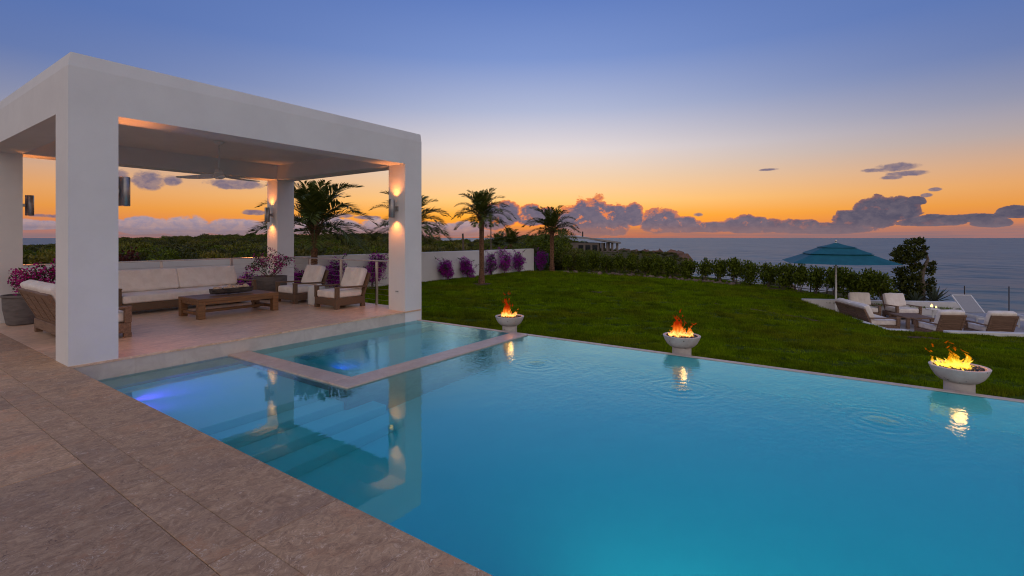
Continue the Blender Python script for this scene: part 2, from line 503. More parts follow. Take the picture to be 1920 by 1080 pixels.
    simple('black_metal', (0.018, 0.017, 0.017, 1), (0.03, 0.028, 0.028, 1), 0.5, 20, bs=0)
    simple('green_metal', (0.02, 0.06, 0.045, 1), (0.03, 0.08, 0.06, 1), 0.5, 20, bs=0)
    simple('socket_dark', (0.05, 0.05, 0.05, 1), (0.06, 0.06, 0.06, 1), 0.5, 20, bs=0)
    simple('grey_clay', (0.105, 0.088, 0.085, 1), (0.165, 0.14, 0.132, 1), 0.75, 5, bs=0.6, bd=0.008, stretch=(1, 1, 3.5))
    simple('log_wood', (0.035, 0.028, 0.028, 1), (0.12, 0.095, 0.085, 1), 0.85, 9, bs=1.0, bd=0.02, stretch=(0.5, 3, 3))
    simple('shell', (0.50, 0.30, 0.19, 1), (0.66, 0.50, 0.38, 1), 0.5, 30, bs=0.4)
    simple('lava_rock', (0.012, 0.014, 0.018, 1), (0.045, 0.052, 0.065, 1), 0.25, 20, bs=0.5)
    simple('house_wall', (0.15, 0.12, 0.11, 1), (0.20, 0.165, 0.15, 1), 0.8, 2)
    simple('house_roof', (0.20, 0.19, 0.20, 1), (0.28, 0.265, 0.275, 1), 0.35, 0.6, stretch=(4, 0.4, 1))
    simple('pole_wood', (0.09, 0.065, 0.05, 1), (0.14, 0.105, 0.08, 1), 0.9, 10)
    # bowl concrete with dark pits
    m, T, b = principled('bowl_concrete')
    co = objco(T)
    n = T.noise(co, 5, 5, 0.6)
    pit = T.voro(T.vadd(co, T.vscale(T.noise(co, 9, 2, out=1), 0.06)), 17)
    big = T.noise(co, 7, 2).smooth(0.5, 0.6)
    pk = (1.0 - pit.smooth(0.10, 0.24)) * big
    col = T.mix(n.smooth(0.3, 0.7), (0.50, 0.455, 0.43, 1), (0.62, 0.575, 0.545, 1))
    T.setin(b, 'Base Color', T.mix(pk, col, (0.08, 0.065, 0.06, 1))); b.inputs['Roughness'].default_value = 0.7
    bump(T, b, T.noise(co, 40, 3) * 0.3 - pk, 0.5, 0.008)
    # glass panel
    m, T, b = principled('clear_glass')
    b.inputs['Transmission Weight'].default_value = 1.0; b.inputs['Roughness'].default_value = 0.0; b.inputs['IOR'].default_value = 1.1
    b.inputs['Base Color'].default_value = (0.93, 0.97, 0.96, 1)
    # window glass of the far house
    m, T, b = principled('dark_glass')
    b.inputs['Base Color'].default_value = (0.02, 0.022, 0.025, 1); b.inputs['Roughness'].default_value = 0.08

    def emit(name, c, st):
        m = bpy.data.materials.new(name); m.use_nodes = True; MATS[name] = m
        T = NT(m.node_tree); e = T.n('ShaderNodeEmission'); o = T.n('ShaderNodeOutputMaterial')
        e.inputs[0].default_value = c; e.inputs[1].default_value = st
        T.nt.links.new(e.outputs[0], o.inputs[0])
    emit('lamp_glow', (1, 0.42, 0.08, 1), 3.5)
    emit('candle_glow', (1, 0.52, 0.16, 1), 4.0)
    emit('pool_glow', (0.5, 1.0, 0.95, 1), 4.0)
    emit('violet_glow', (0.22, 0.05, 1, 1), 6.0)
    # flame
    for nm, hot, mid_, tip in (('flame', (1.0, 0.62, 0.16, 1), (1.0, 0.20, 0.015, 1), (0.55, 0.03, 0.002, 1)), ('flame_yellow', (1.0, 0.78, 0.10, 1), (1.0, 0.42, 0.01, 1), (0.75, 0.12, 0.0, 1))):
        m = bpy.data.materials.new(nm); m.use_nodes = True; MATS[nm] = m
        T = NT(m.node_tree)
        co = objco(T)
        x, y, z = T.sep(co)
        n = T.noise(T.mapping(co, (1, 1, 0.45)), 22, 3, 0.6)
        hgt = z / 0.26 + (n - 0.5) * 0.9
        col = hgt.ramp([(0.0, mid_), (0.12, hot), (0.42, mid_), (0.8, tip), (1.0, tip)])
        stg = hgt.ramp([(0.0, (0.9,) * 3), (0.15, (1.0,) * 3), (0.5, (0.55,) * 3), (0.9, (0.3,) * 3)])
        e = T.n('ShaderNodeEmission'); T.setin(e, 0, col); T.setin(e, 1, stg * 1.9)
        tr = T.n('ShaderNodeBsdfTransparent')
        lw = T.n('ShaderNodeLayerWeight'); lw.inputs[0].default_value = 0.35
        a = (1.0 - T.e(lw.outputs['Facing'])) * 0.95
        a = (a * T.noise(T.mapping(co, (1, 1, 0.4)), 34, 4, 0.65).smooth(0.36, 0.62)).clamp()
        mx = T.n('ShaderNodeMixShader'); T.setin(mx, 0, a)
        T.nt.links.new(tr.outputs[0], mx.inputs[1]); T.nt.links.new(e.outputs[0], mx.inputs[2])
        o = T.n('ShaderNodeOutputMaterial'); T.nt.links.new(mx.outputs[0], o.inputs[0])


build_mats()


# ------------------------------------------------------------------ geometry helpers
class MB:
    def __init__(s): s.v = []; s.f = []

    def add(s, vs, fs, M=None):
        o = len(s.v)
        if M is not None:
            vs = [M @ Vector(p) for p in vs]
        s.v.extend([tuple(p) for p in vs]); s.f.extend([tuple(i + o for i in f) for f in fs])
        return s

    def box(s, x0, y0, z0, x1, y1, z1, M=None):
        vs = [(x0, y0, z0), (x1, y0, z0), (x1, y1, z0), (x0, y1, z0), (x0, y0, z1), (x1, y0, z1), (x1, y1, z1), (x0, y1, z1)]
        return s.add(vs, [(0, 3, 2, 1), (4, 5, 6, 7), (0, 1, 5, 4), (1, 2, 6, 5), (2, 3, 7, 6), (3, 0, 4, 7)], M)

    def cbox(s, c, size, M=None):
        return s.box(c[0] - size[0] / 2, c[1] - size[1] / 2, c[2] - size[2] / 2, c[0] + size[0] / 2, c[1] + size[1] / 2, c[2] + size[2] / 2, M)

    def bar(s, p, q, w, h, up=(0, 0, 1)):
        p = Vector(p); q = Vector(q); d = (q - p); L = d.length; d.normalize()
        u = Vector(up); sx = d.cross(u).normalized(); u = sx.cross(d)
        vs = []
        for t in (p, q):
            for a, b in ((-1, -1), (1, -1), (1, 1), (-1, 1)):
                vs.append(t + sx * (a * w / 2) + u * (b * h / 2))
        return s.add(vs, [(0, 1, 2, 3), (7, 6, 5, 4), (0, 4, 5, 1), (1, 5, 6, 2), (2, 6, 7, 3), (3, 7, 4, 0)])

    def prism(s, poly, z0, z1, M=None):
        n = len(poly)
        vs = [(x, y, z0) for x, y in poly] + [(x, y, z1) for x, y in poly]
        fs = [tuple(range(n - 1, -1, -1)), tuple(range(n, 2 * n))] + [(i, (i + 1) % n, n + (i + 1) % n, n + i) for i in range(n)]
        return s.add(vs, fs, M)

    def lathe(s, prof, seg=24, c=(0, 0, 0), M=None, cap=True):
        vs = []; fs = []
        for r, z in prof:
            for k in range(seg):
                a = 2 * PI * k / seg
                vs.append((c[0] + r * math.cos(a), c[1] + r * math.sin(a), c[2] + z))
        for j in range(len(prof) - 1):
            for k in range(seg):
                k2 = (k + 1) % seg
                fs.append((j * seg + k, j * seg + k2, (j + 1) * seg + k2, (j + 1) * seg + k))
        if cap:
            fs.append(tuple(range(seg - 1, -1, -1)))
            o = (len(prof) - 1) * seg
            fs.append(tuple(range(o, o + seg)))
        return s.add(vs, fs, M)

    def tube(s, pts, rad, seg=8, cap=True):
        pts = [Vector(p) for p in pts]
        n = len(pts)
        if not hasattr(rad, '__len__'):
            rad = [rad] * n
        vs = []; fs = []
        up = Vector((0, 0, 1))
        pu = None
        for i, p in enumerate(pts):
            d = (pts[min(i + 1, n - 1)] - pts[max(i - 1, 0)]).normalized()
            if pu is None:
                pu = d.orthogonal().normalized() if abs(d.z) > 0.95 else d.cross(up).normalized()
            u = (pu - d * pu.dot(d)).normalized(); w = d.cross(u); pu = u
            for k in range(seg):
                a = 2 * PI * k / seg
                vs.append(p + (u * math.cos(a) + w * math.sin(a)) * rad[i])
        for j in range(n - 1):
            for k in range(seg):
                k2 = (k + 1) % seg
                fs.append((j * seg + k, j * seg + k2, (j + 1) * seg + k2, (j + 1) * seg + k))
        if cap:
            fs.append(tuple(range(seg - 1, -1, -1))); o = (n - 1) * seg
            fs.append(tuple(range(o, o + seg)))
        return s.add(vs, fs)

    def mesh(s, name, bevel=0.0, smooth=False, seg=1):
        me = bpy.data.meshes.new(name)
        me.from_pydata(s.v, [], s.f)
        if bevel > 0:
            bm = bmesh.new(); bm.from_mesh(me)
            bmesh.ops.recalc_face_normals(bm, faces=bm.faces)
            ed = [e for e in bm.edges if len(e.link_faces) == 2 and e.calc_face_angle(0) > 0.6]
            bmesh.ops.bevel(bm, geom=ed, offset=bevel, segments=seg, profile=0.5, affect='EDGES')
            bm.to_mesh(me); bm.free()
        else:
            bm = bmesh.new(); bm.from_mesh(me)
            bmesh.ops.recalc_face_normals(bm, faces=bm.faces)
            bm.to_mesh(me); bm.free()
        if smooth:
            me.polygons.foreach_set('use_smooth', [True] * len(me.polygons))
            me.set_sharp_from_angle(angle=R(40))
        me.update()
        return me

    def build(s, name, mat, parent=None, bevel=0.0, smooth=False, loc=None, rotz=None, seg=1):
        return obj(name, s.mesh(name, bevel, smooth, seg), mat, parent, loc, rotz)


def obj(name, me, mat=None, parent=None, loc=None, rotz=None, link=True):
    o = bpy.data.objects.new(name, me)
    if mat and me and not me.materials:
        me.materials.append(MATS[mat])
    if link:
        COL.objects.link(o)
    if parent:
        o.parent = parent
    if loc is not None:
        o.location = loc
    if rotz is not None:
        o.rotation_euler = (0, 0, rotz)
    return o


def tag(o, label=None, cat=None, group=None, kind=None):
    if label: o['label'] = label
    if cat: o['category'] = cat
    if group: o['group'] = group
    if kind: o['kind'] = kind
    return o


def thing(name, label, cat, loc=(0, 0, 0), rotz=0.0, group=None, kind=None):
    o = bpy.data.objects.new(name, None); COL.objects.link(o)
    o.empty_display_size = 0.2
    o.location = loc; o.rotation_euler = (0, 0, rotz)
    return tag(o, label, cat, group, kind)


def copy_tree(o, parent=None):
    kids = list(o.children)
    c = o.copy(); COL.objects.link(c)
    if parent:
        c.parent = parent
    for ch in kids:
        copy_tree(ch, c)
    return c


def np_mesh(name, V, F, mat, smooth=False):
    me = bpy.data.meshes.new(name)
    V = np.asarray(V, dtype=np.float32); F = np.asarray(F, dtype=np.int32)
    nv, nf, k = len(V), len(F), F.shape[1]
    me.vertices.add(nv); me.vertices.foreach_set('co', V.ravel())
    me.loops.add(nf * k); me.loops.foreach_set('vertex_index', F.ravel())
    me.polygons.add(nf); me.polygons.foreach_set('loop_start', np.arange(0, nf * k, k, dtype=np.int32))
    try:
        me.polygons.foreach_set('loop_total', np.full(nf, k, dtype=np.int32))
    except Exception:
        pass
    if smooth:
        me.polygons.foreach_set('use_smooth', [True] * nf)
    me.update(calc_edges=True); me.validate()
    me.materials.append(MATS[mat])
    return me


def leaf_quads(P, D, N, L, W, fold=0.0):
    """P centres, D long direction, N normal -> diamond leaves"""
    D = D / (np.linalg.norm(D, axis=1, keepdims=True) + 1e-9)
    N = N - D * np.sum(N * D, 1, keepdims=True)
    N = N / (np.linalg.norm(N, axis=1, keepdims=True) + 1e-9)
    S = np.cross(D, N)
    L = np.asarray(L).reshape(-1, 1); W = np.asarray(W).reshape(-1, 1)
    a = P - D * L * 0.5; b = P + S * W * 0.5 - D * L * 0.06 + N * fold * W; c = P + D * L * 0.5; d = P - S * W * 0.5 - D * L * 0.06 + N * fold * W
    V = np.stack([a, b, c, d], 1).reshape(-1, 3)
    F = np.arange(len(V)).reshape(-1, 4)
    return V, F


def clump_points(rng, n, lobes, shell=0.55):
    """points scattered towards the skins of several lobes (cx,cy,cz,rx,ry,rz)"""
    lo = np.array(lobes, dtype=float)
    vol = (lo[:, 3] * lo[:, 4] * lo[:, 5]) ** 0.66
    idx = rng.choice(len(lo), n, p=vol / vol.sum())
    u = rng.normal(size=(n, 3)); u /= np.linalg.norm(u, axis=1, keepdims=True)
    r = 1.0 - (1 - shell) * rng.random((n, 1)) ** 1.6 + rng.normal(size=(n, 1)) * 0.07
    P = lo[idx, :3] + u * r * lo[idx, 3:]
    return P, u


def foliage_mesh(name, seed, n, lobes, L, W, mat, zmin=0.0, shell=0.5, up=0.5):
    rng = np.random.default_rng(seed)
    P, u = clump_points(rng, n, lobes, shell)
    k = P[:, 2] > zmin
    P = P[k]; u = u[k]; m = len(P)
    D = u * 0.7 + rng.normal(size=(m, 3)) * 0.6 + np.array([0, 0, 0.15])
    N = u * 0.5 + rng.normal(size=(m, 3)) * 0.6 + np.array([0, 0, up])
    s = rng.uniform(0.65, 1.25, m)
    V, F = leaf_quads(P, D, N, L * s, W * s, 0.12)
    return np_mesh(name, V, F, mat)


# ------------------------------------------------------------------ ground, hills, sea
O_T = (17.95, -0.71)          # near corner of the sunken terrace
A_T = R(24.6)
AX = (math.cos(A_T), math.sin(A_T))
BX = (math.sin(A_T), -math.cos(A_T))


def TP(a, b, z=0.0):
    return (O_T[0] + AX[0] * a + BX[0] * b, O_T[1] + AX[1] * a + BX[1] * b, z)


def lawn_z(y): return -0.6 + 0.031 * (y - 15.0)


def cam_dir(px):
    t = (px - 960) / F_PX
    c, s = math.cos(TH), math.sin(TH)
    x = c + t * s; y = s - t * c
    return x, y          # unit depth direction (depth = 1)


def at(px, depth):
    x, y = cam_dir(px)
    return x * depth, y * depth


def px_of(x, y):
    c, s = math.cos(TH), math.sin(TH)
    d = x * c + y * s
    r = x * s - y * c
    return (960 + F_PX * r / d if d > 0.1 else (-9999 if r < 0 else 9999)), d


# measured along the picture: how far the land goes (depth in m) and how high its skyline ground is
LAND = [(-2500, 230), (-600, 230), (36, 210), (110, 220), (830, 230), (900, 200), (1000, 150), (1100, 105), (1200, 84), (1262, 78), (1282, 60), (1296, 34),
        (1320, 31), (1440, 28.5), (1600, 26.5), (1700, 24), (1760, 19.5), (1920, 17), (2600, 15), (6000, 15)]
CREST = [(-2500, -2.0), (-200, -2.0), (36, -2.6), (105, -2.4), (200, -0.2), (500, 1.3), (600, 1.0), (700, 1.4), (760, 1.2), (830, -0.7), (900, -0.9), (950, 0.2), (1000, 0.5), (1040, 0.6), (1100, -0.4), (1200, -0.7),
         (1280, -0.9), (1300, -0.9), (6000, -1.1)]


def interp(tab, x):
    return float(np.interp(x, [t[0] for t in tab], [t[1] for t in tab]))


def ground_z(x, y):
    px, d = px_of(x, y)
    if d < 1: return -3.0
    Rl = interp(LAND, px); cr = interp(CREST, px)
    if px < 1280:
        t = min(max((d - 34) / (Rl * 0.72 - 34), 0), 1); t = t * t * (3 - 2 * t)
        z = -0.95 + (cr + 0.95) * t
        z += 0.25 * math.sin(x * 0.11 + 1.3) * math.sin(y * 0.09) * t
    else:
        z = lawn_z(min(max(y, -6), 16)) - 0.12
    if d > Rl:
        z -= min((d - Rl) * (1.6 if px > 1150 else 0.35), 14)
    return z


def build_ground():
    # sea: one sheet to the horizon
    mb = MB()
    n = 96
    rings = [6.0, 60, 200, 600, 2000, 8000, 30000, 60000]
    vs = []; fs = []
    for r in rings:
        for k in range(n):
            a = 2 * PI * k / n
            vs.append((r * math.cos(a), r * math.sin(a), -8.5))
    for j in range(len(rings) - 1):
        for k in range(n):
            fs.append((j * n + k, j * n + (k + 1) % n, (j + 1) * n + (k + 1) % n, (j + 1) * n + k))
    fs.append(tuple(range(n - 1, -1, -1)))
    mb.add(vs, fs)
    tag(mb.build('sea', 'sea_water'), 'dark blue rippled sea reaching to the horizon', 'sea', kind='structure')
    # hills: polar sheet behind wall and hedge
    vs = []; fs = []
    pxs = list(range(-900, 1150, 18)) + list(range(1150, 1330, 6)) + list(range(1330, 3000, 30))
    ds = [9, 12, 15, 18, 20, 22, 24, 26, 28, 30, 32, 34, 36, 39, 42, 46, 50, 55, 60, 64, 68, 72, 76, 79, 82, 85, 88, 92, 96, 104, 112, 125, 140, 155, 170, 190, 210, 230, 240, 260, 290, 330]
    rg = random.Random(4)
    for px in pxs:
        for d in ds:
            x, y = at(px, d)
            z = ground_z(x, y)
            Rl = interp(LAND, px)
            if d > Rl - 4 and px > 1140:
                z += rg.uniform(-0.35, 0.35)
            if y < 17.4 and (x < 9.5 or px < 400 and y < 17.2):
                z = -3.2
            elif y < 17.0 and x < 33 and d < Rl - 1 or d < 20:
                z = min(z, lawn_z(y) - 0.25)
            # keep clear of the sunken terrace
            a = (x - O_T[0]) * AX[0] + (y - O_T[1]) * AX[1]; b = (x - O_T[0]) * BX[0] + (y - O_T[1]) * BX[1]
            if -1.5 < a < 7.2 and b > -1.5:
                z = min(z, -2.2)
            vs.append((x, y, z))
    m = len(ds)
    for i in range(len(pxs) - 1):
        for j in range(m - 1):
            fs.append((i * m + j, i * m + j + 1, (i + 1) * m + j + 1, (i + 1) * m + j))
    mb = MB(); mb.add(vs, fs)
    me = mb.mesh('hills', smooth=False)
    me.materials.append(MATS['hill_soil']); me.materials.append(MATS['sea_rock'])
    for p in me.polygons:
        if abs(p.normal.z) < 0.82 and p.center.x > 25:
            p.material_index = 1
        else:
            p.use_smooth = True
    tag(obj('hills', me), 'low scrub covered land behind the garden wall', 'hills', kind='structure')
    # lawn
    poly = [(-9, 17.1), (-9, 13.66), (7.95, 13.66), (7.95, -15)]
    poly += [TP(0, 12)[:2], (TP(0, 0)[0], TP(0, 0)[1]), TP(5.86, 0)[:2], TP(5.86, 5.6)[:2], TP(7.4, 5.6)[:2], (25.7, -0.6), (25.9, 0.3), (28.9, 3.4), (31.0, 7.6), (30.2, 12), (28.6, 17.1)]
    me = bpy.data.meshes.new('lawn')
    me.from_pydata([(x, y, lawn_z(y)) for x, y in poly], [], [tuple(range(len(poly)))])
    me.update()
    tag(obj('lawn', me, 'turf'), 'mown green lawn between pool, wall and hedge', 'lawn', kind='structure')
    return poly


LAWN = build_ground()


# ------------------------------------------------------------------ deck of stone tiles
def build_deck():
    d = thing('deck', 'brown shell stone deck round the pool', 'deck', kind='structure')
    g = 0.0012
    MB().box(-9, -7, -0.6, 1.855, 13.66, -0.006).build('mortar_bed', 'grout', d)
    meshes = {}

    def tile(x0, y0, x1, y1, dz):
        w = round(x1 - x0, 4); l = round(y1 - y0, 4)
        if (w, l) not in meshes:
            me = MB().box(0, 0, -0.045, w - 2 * g, l - 2 * g, 0).mesh('paving_tile', bevel=0.0025)
            me.materials.append(MATS['shell_stone']); meshes[(w, l)] = me
        obj('paving_tile', meshes[(w, l)], None, d, (x0 + g, y0 + g, dz))
    rg = random.Random(8)
    y = -7.0 + 0.5
    ys = [4.5 + 2.0 * k for k in range(-6, 6)]
    for col, (x0, x1) in enumerate([(0.12, 1.12), (-0.88, 0.12), (-1.88, -0.88), (-2.88, -1.88)]):
        sh = [0, 1.0, 0.0, 1.0][col]
        for yy in ys:
            a = max(yy + sh, -7); b = min(yy + 2.0 + sh, 13.66)
            if b - a > 0.3:
                tile(x0, a, x1, b, rg.uniform(-0.0012, 0.0012))
    yy = -7.0
    for k in range(20):
        a = yy + k * 1.2; b = min(a + 1.2, 13.66)
        if b - a > 0.2: tile(1.12, a, 1.35, b, rg.uniform(-0.0012, 0.0012))
    for k in range(12):
        a = -6.4 + k * 1.8; b = min(a + 1.8, 13.66)
        if b - a > 0.2: tile(1.35, a, 1.862, b, rg.uniform(-0.0008, 0.0008))


build_deck()


# ------------------------------------------------------------------ pool, spa
ZW = -0.24


def build_pool():
    p = thing('pool', 'infinity pool with turquoise plaster, steps and raised stone spa edge', 'pool', kind='structure')
    # floor and steps
    MB().box(1.80, -7, -1.9, 7.9, 8.1, -1.5).build('pool_floor', 'pool_plaster', p)
    w = MB()
    w.box(1.60, -7, -1.9, 1.852, 8.0, -0.05)
    w.box(1.6, -7.3, -1.9, 7.9, -7.0, -0.1)
    w.build('pool_wall', 'pool_plaster', p)
    for (y0, y1, x1, z) in ((5.42, 8.02, 3.76, -0.50), (5.12, 5.42, 4.16, -0.75), (4.82, 5.12, 4.16, -1.0), (4.52, 4.82, 4.16, -1.25)):
        MB().box(1.852, y0, -1.5 - 0.002, x1, y1, z).build('pool_step', 'pool_plaster', p, bevel=0.02, seg=2)
    MB().box(1.852, 7.60, -0.501, 3.76, 8.02, -0.36).build('pool_bench', 'pale_limestone', p, bevel=0.01)
    # spa: floor, seat, walls
    MB().box(4.07, 5.41, -1.502, 7.8, 8.02, -1.1).build('spa_floor', 'pool_plaster', p)
    s = MB(); s.box(4.07, 7.55, -1.101, 7.8, 8.02, -0.62); s.box(4.07, 5.41, -1.101, 4.5, 7.55, -0.62)
    s.build('spa_seat', 'pool_plaster', p)
    MB().box(3.75, 5.07, -1.503, 7.79, 5.42, ZW + 0.022).build('spa_wall', 'spa_stone', p, bevel=0.012, seg=2)
    MB().box(3.75, 5.42, -1.503, 4.08, 8.021, ZW + 0.0225).build('spa_wall', 'spa_stone', p, bevel=0.012, seg=2)
    # infinity edge: thin stone rim
    MB().box(7.78, -7.2, -1.9, 7.885, 8.021, ZW - 0.05).build('pool_wall', 'pool_plaster', p)
    MB().box(7.78, -7.2, ZW - 0.0495, 7.885, 8.021, ZW + 0.006).build('overflow_edge', 'spa_stone', p, bevel=0.006)
    MB().box(7.8855, -7.3, -1.9, 7.90, 8.018, ZW - 0.004).build('outer_face', 'pale_limestone', p)
    # water
    wm = MB().box(1.75, -7.1, -1.7, 7.835, 8.10, ZW)
    tag(wm.build('water', 'pool_water'), 'clear blue pool water with soft ripples', 'water', kind='structure')
    # underwater lamps
    def lamp(loc, rot, r):
        l = MB().lathe([(0.0, 0.0), (r, 0.0), (r, 0.018), (r * 0.8, 0.026), (0.0, 0.026)], 16, cap=False)
        o = l.build('pool_lamp', 'violet_glow', p)
        o.location = loc; o.rotation_euler = rot
    lamp((1.853, 6.55, -0.40), (0, R(90), 0), 0.05)

    def spot(name, loc, target, energy, color, size, blend=0.9):
        ld = bpy.data.lights.new(name, 'SPOT'); ld.energy = energy; ld.color = color; ld.spot_size = R(size); ld.spot_blend = blend; ld.shadow_soft_size = 0.03
        lo = bpy.data.objects.new(name, ld); COL.objects.link(lo); lo.location = loc
        lo.rotation_euler = (Vector(target) - Vector(loc)).to_track_quat('-Z', 'Y').to_euler(); lo.parent = p
        return lo
    for yy in (0.5, -3.0):
        l = MB().lathe([(0.0, 0.0), (0.09, 0.0), (0.09, 0.018), (0.07, 0.026), (0.0, 0.026)], 16, cap=False).build('pool_lamp', 'pool_glow', p)
        l.location = (1.853, yy, -0.85); l.rotation_euler = (0, R(90), 0)
        spot('pool_lamp_beam', (1.90, yy, -0.85), (6.5, yy, -1.10), 95.0, (0.5, 1.0, 0.92), 125)
    spot('pool_lamp_beam', (1.90, 6.55, -0.36), (2.7, 6.62, -0.50), 9.0, (0.34, 0.02, 1.0), 120)
    spot('pool_lamp_beam', (2.05, 6.9, -0.38), (3.75, 7.25, -0.36), 26.0, (0.34, 0.04, 1.0), 80)
    spot('pool_lamp_beam', (4.60, 6.7, -0.9), (6.2, 6.9, -1.05), 9.0, (0.05, 0.08, 1.0), 110)


build_pool()

# ------------------------------------------------------------------ pavilion
PX0, PX1, PY0, PY1 = 1.85, 7.92, 8.02, 13.62
BEAM, ROOF, TOP, CEIL = 3.21, 3.755, 3.93, 3.60


def build_pavilion():
    p = thing('pavilion', 'white plastered open pavilion with four square columns and flat roof', 'pavilion', (0, 0, 0))
    cx = [(PX0, 2.36), (7.43, PX1)]; cyy = [(PY0, 8.55), (13.10, PY1)]
    for i, (a, b) in enumerate(cx):
        for j, (c, d) in enumerate(cyy):
            z0 = -0.9 if (i == 1) else -0.002
            MB().box(a, c, z0, b, d, BEAM).build('column', 'white_plaster', p)
    MB().box(PX0, PY0, BEAM, PX1, PY0 + 0.51, ROOF).build('beam', 'white_plaster', p)
    MB().box(PX0, PY1 - 0.51, BEAM, PX1, PY1, ROOF).build('beam', 'white_plaster', p)
    MB().box(PX0, PY0 + 0.51, BEAM, PX0 + 0.5, PY1 - 0.51, ROOF).build('beam', 'white_plaster', p)
    MB().box(PX1 - 0.5, PY0 + 0.51, BEAM, PX1, PY1 - 0.51, ROOF).build('beam', 'white_plaster', p)
    MB().box(PX0 + 0.501, PY0 + 0.511, CEIL, PX1 - 0.501, PY1 - 0.511, ROOF - 0.01).build('ceiling', 'white_plaster', p)
    # roof cap: sloping parapet
    i = 0.055
    vs = [(PX0, PY0, ROOF), (PX1, PY0, ROOF), (PX1, PY1, ROOF), (PX0, PY1, ROOF), (PX0 + i * .6, PY0 + i * .5, TOP), (PX1 - i * 0.1, PY0 + i * .5, TOP), (PX1 - i * 0.1, PY1 - i, TOP), (PX0 + i * .6, PY1 - i, TOP)]
    MB().add(vs, [(0, 3, 2, 1), (4, 5, 6, 7), (0, 1, 5, 4), (1, 2, 6, 5), (2, 3, 7, 6), (3, 0, 4, 7)]).build('roof', 'white_plaster', p)
    # floor: polished slabs and the pale face down to the water
    mesh = {}
    xs = [PX0 + 0.012, 2.862, 3.872, 4.882, 5.892, 6.902, PX1 - 0.02]
    ysl = [PY0 - 0.012] + [8.62 + 0.62 * k for k in range(8)] + [PY1]
    for a, b in zip(xs[:-1], xs[1:]):
        for c, d in zip(ysl[:-1], ysl[1:]):
            k = (round(b - a, 3), round(d - c, 3))
            if k not in mesh:
                me = MB().box(0, 0, -0.03, k[0] - 0.0016, k[1] - 0.0016, 0).mesh('floor_tile', bevel=0.0012); me.materials.append(MATS['floor_stone']); mesh[k] = me
            obj('floor_tile', mesh[k], None, p, (a, c, 0))
    MB().box(1.866, PY0, -1.9, 7.428, PY0 + 0.3, -0.031).build('platform_face', 'pale_limestone', p)
    MB().box(1.866, PY0 + 0.301, -1.6, PX1 - 0.02, PY1 - 0.002, -0.032).build('platform_core', 'pale_limestone', p)
    # socket on the inner face of the right column
    s = MB().box(-0.008, -0.06, -0.04, 0, 0.06, 0.04).build('wall_socket', 'plastic_white', p, bevel=0.003, loc=(7.43, 8.27, 0.42))
    for k in (-1, 1):
        MB().box(-0.0105, k * 0.028 - 0.014, -0.012, -0.0075, k * 0.028 + 0.014, 0.012).build('outlet', 'socket_dark', s)


build_pavilion()


def build_wall():
    w = thing('garden_wall', 'long white plastered garden wall behind the lawn', 'wall', (9, 17.06, -0.6))
    MB().box(-18, 0, -0.8, 17.9, 0.22, 1.505).build('wall_body', 'white_plaster', w, bevel=0.01)


build_wall()


# ------------------------------------------------------------------ sconces
def build_sconces():
    def one(x, y, side, label):
        s = thing('wall_sconce', label, 'wall lamp', (x, y, 2.24), 0 if side > 0 else PI, 'cylinder wall sconces on the pavilion columns')
        body = MB().lathe([(0.048, -0.19), (0.062, -0.20), (0.066, -0.195), (0.066, 0.195), (0.062, 0.20), (0.048, 0.19)], 24, (0.145, 0, 0), cap=False)
        body.lathe([(0.05, -0.15), (0.05, 0.15)], 16, (0.145, 0, 0))
        body.build('lamp_body', 'sconce_metal', s, smooth=True)
        b = MB().box(0.0, -0.055, -0.055, 0.022, 0.055, 0.055); b.box(0.02, -0.02, -0.03, 0.085, 0.02, 0.03)
        b.build('bracket', 'sconce_metal', s, bevel=0.004)
        for k in (-1, 1):
            MB().lathe([(0.0, 0), (0.046, 0)], 16, (0.145, 0, k * 0.178), cap=False).build('lamp_lens', 'lamp_glow', s)
            ld = bpy.data.lights.new('sconce_beam', 'SPOT'); ld.energy = 24.0; ld.color = (1, 0.30, 0.06)
            ld.spot_size = R(106); ld.spot_blend = 0.85; ld.shadow_soft_size = 0.035
            lo = bpy.data.objects.new('sconce_beam', ld); COL.objects.link(lo); lo.parent = s
            lo.location = (0.130, 0, k * 0.188)
            lo.rotation_euler = (0, R(-8) * k, 0) if k < 0 else (PI, R(8) * -1, 0)
    one(2.36, 8.285, 1, 'grey cylinder sconce on the pool side column nearest the stone deck')
    one(7.43, 8.285, -1, 'lit cylinder sconce on the pool side column above the wall socket')
    one(2.36, 13.36, 1, 'dark cylinder sconce on the rear column behind the loveseat')
    one(7.43, 13.36, -1, 'lit cylinder sconce on the rear column above the large planter')


build_sconces()


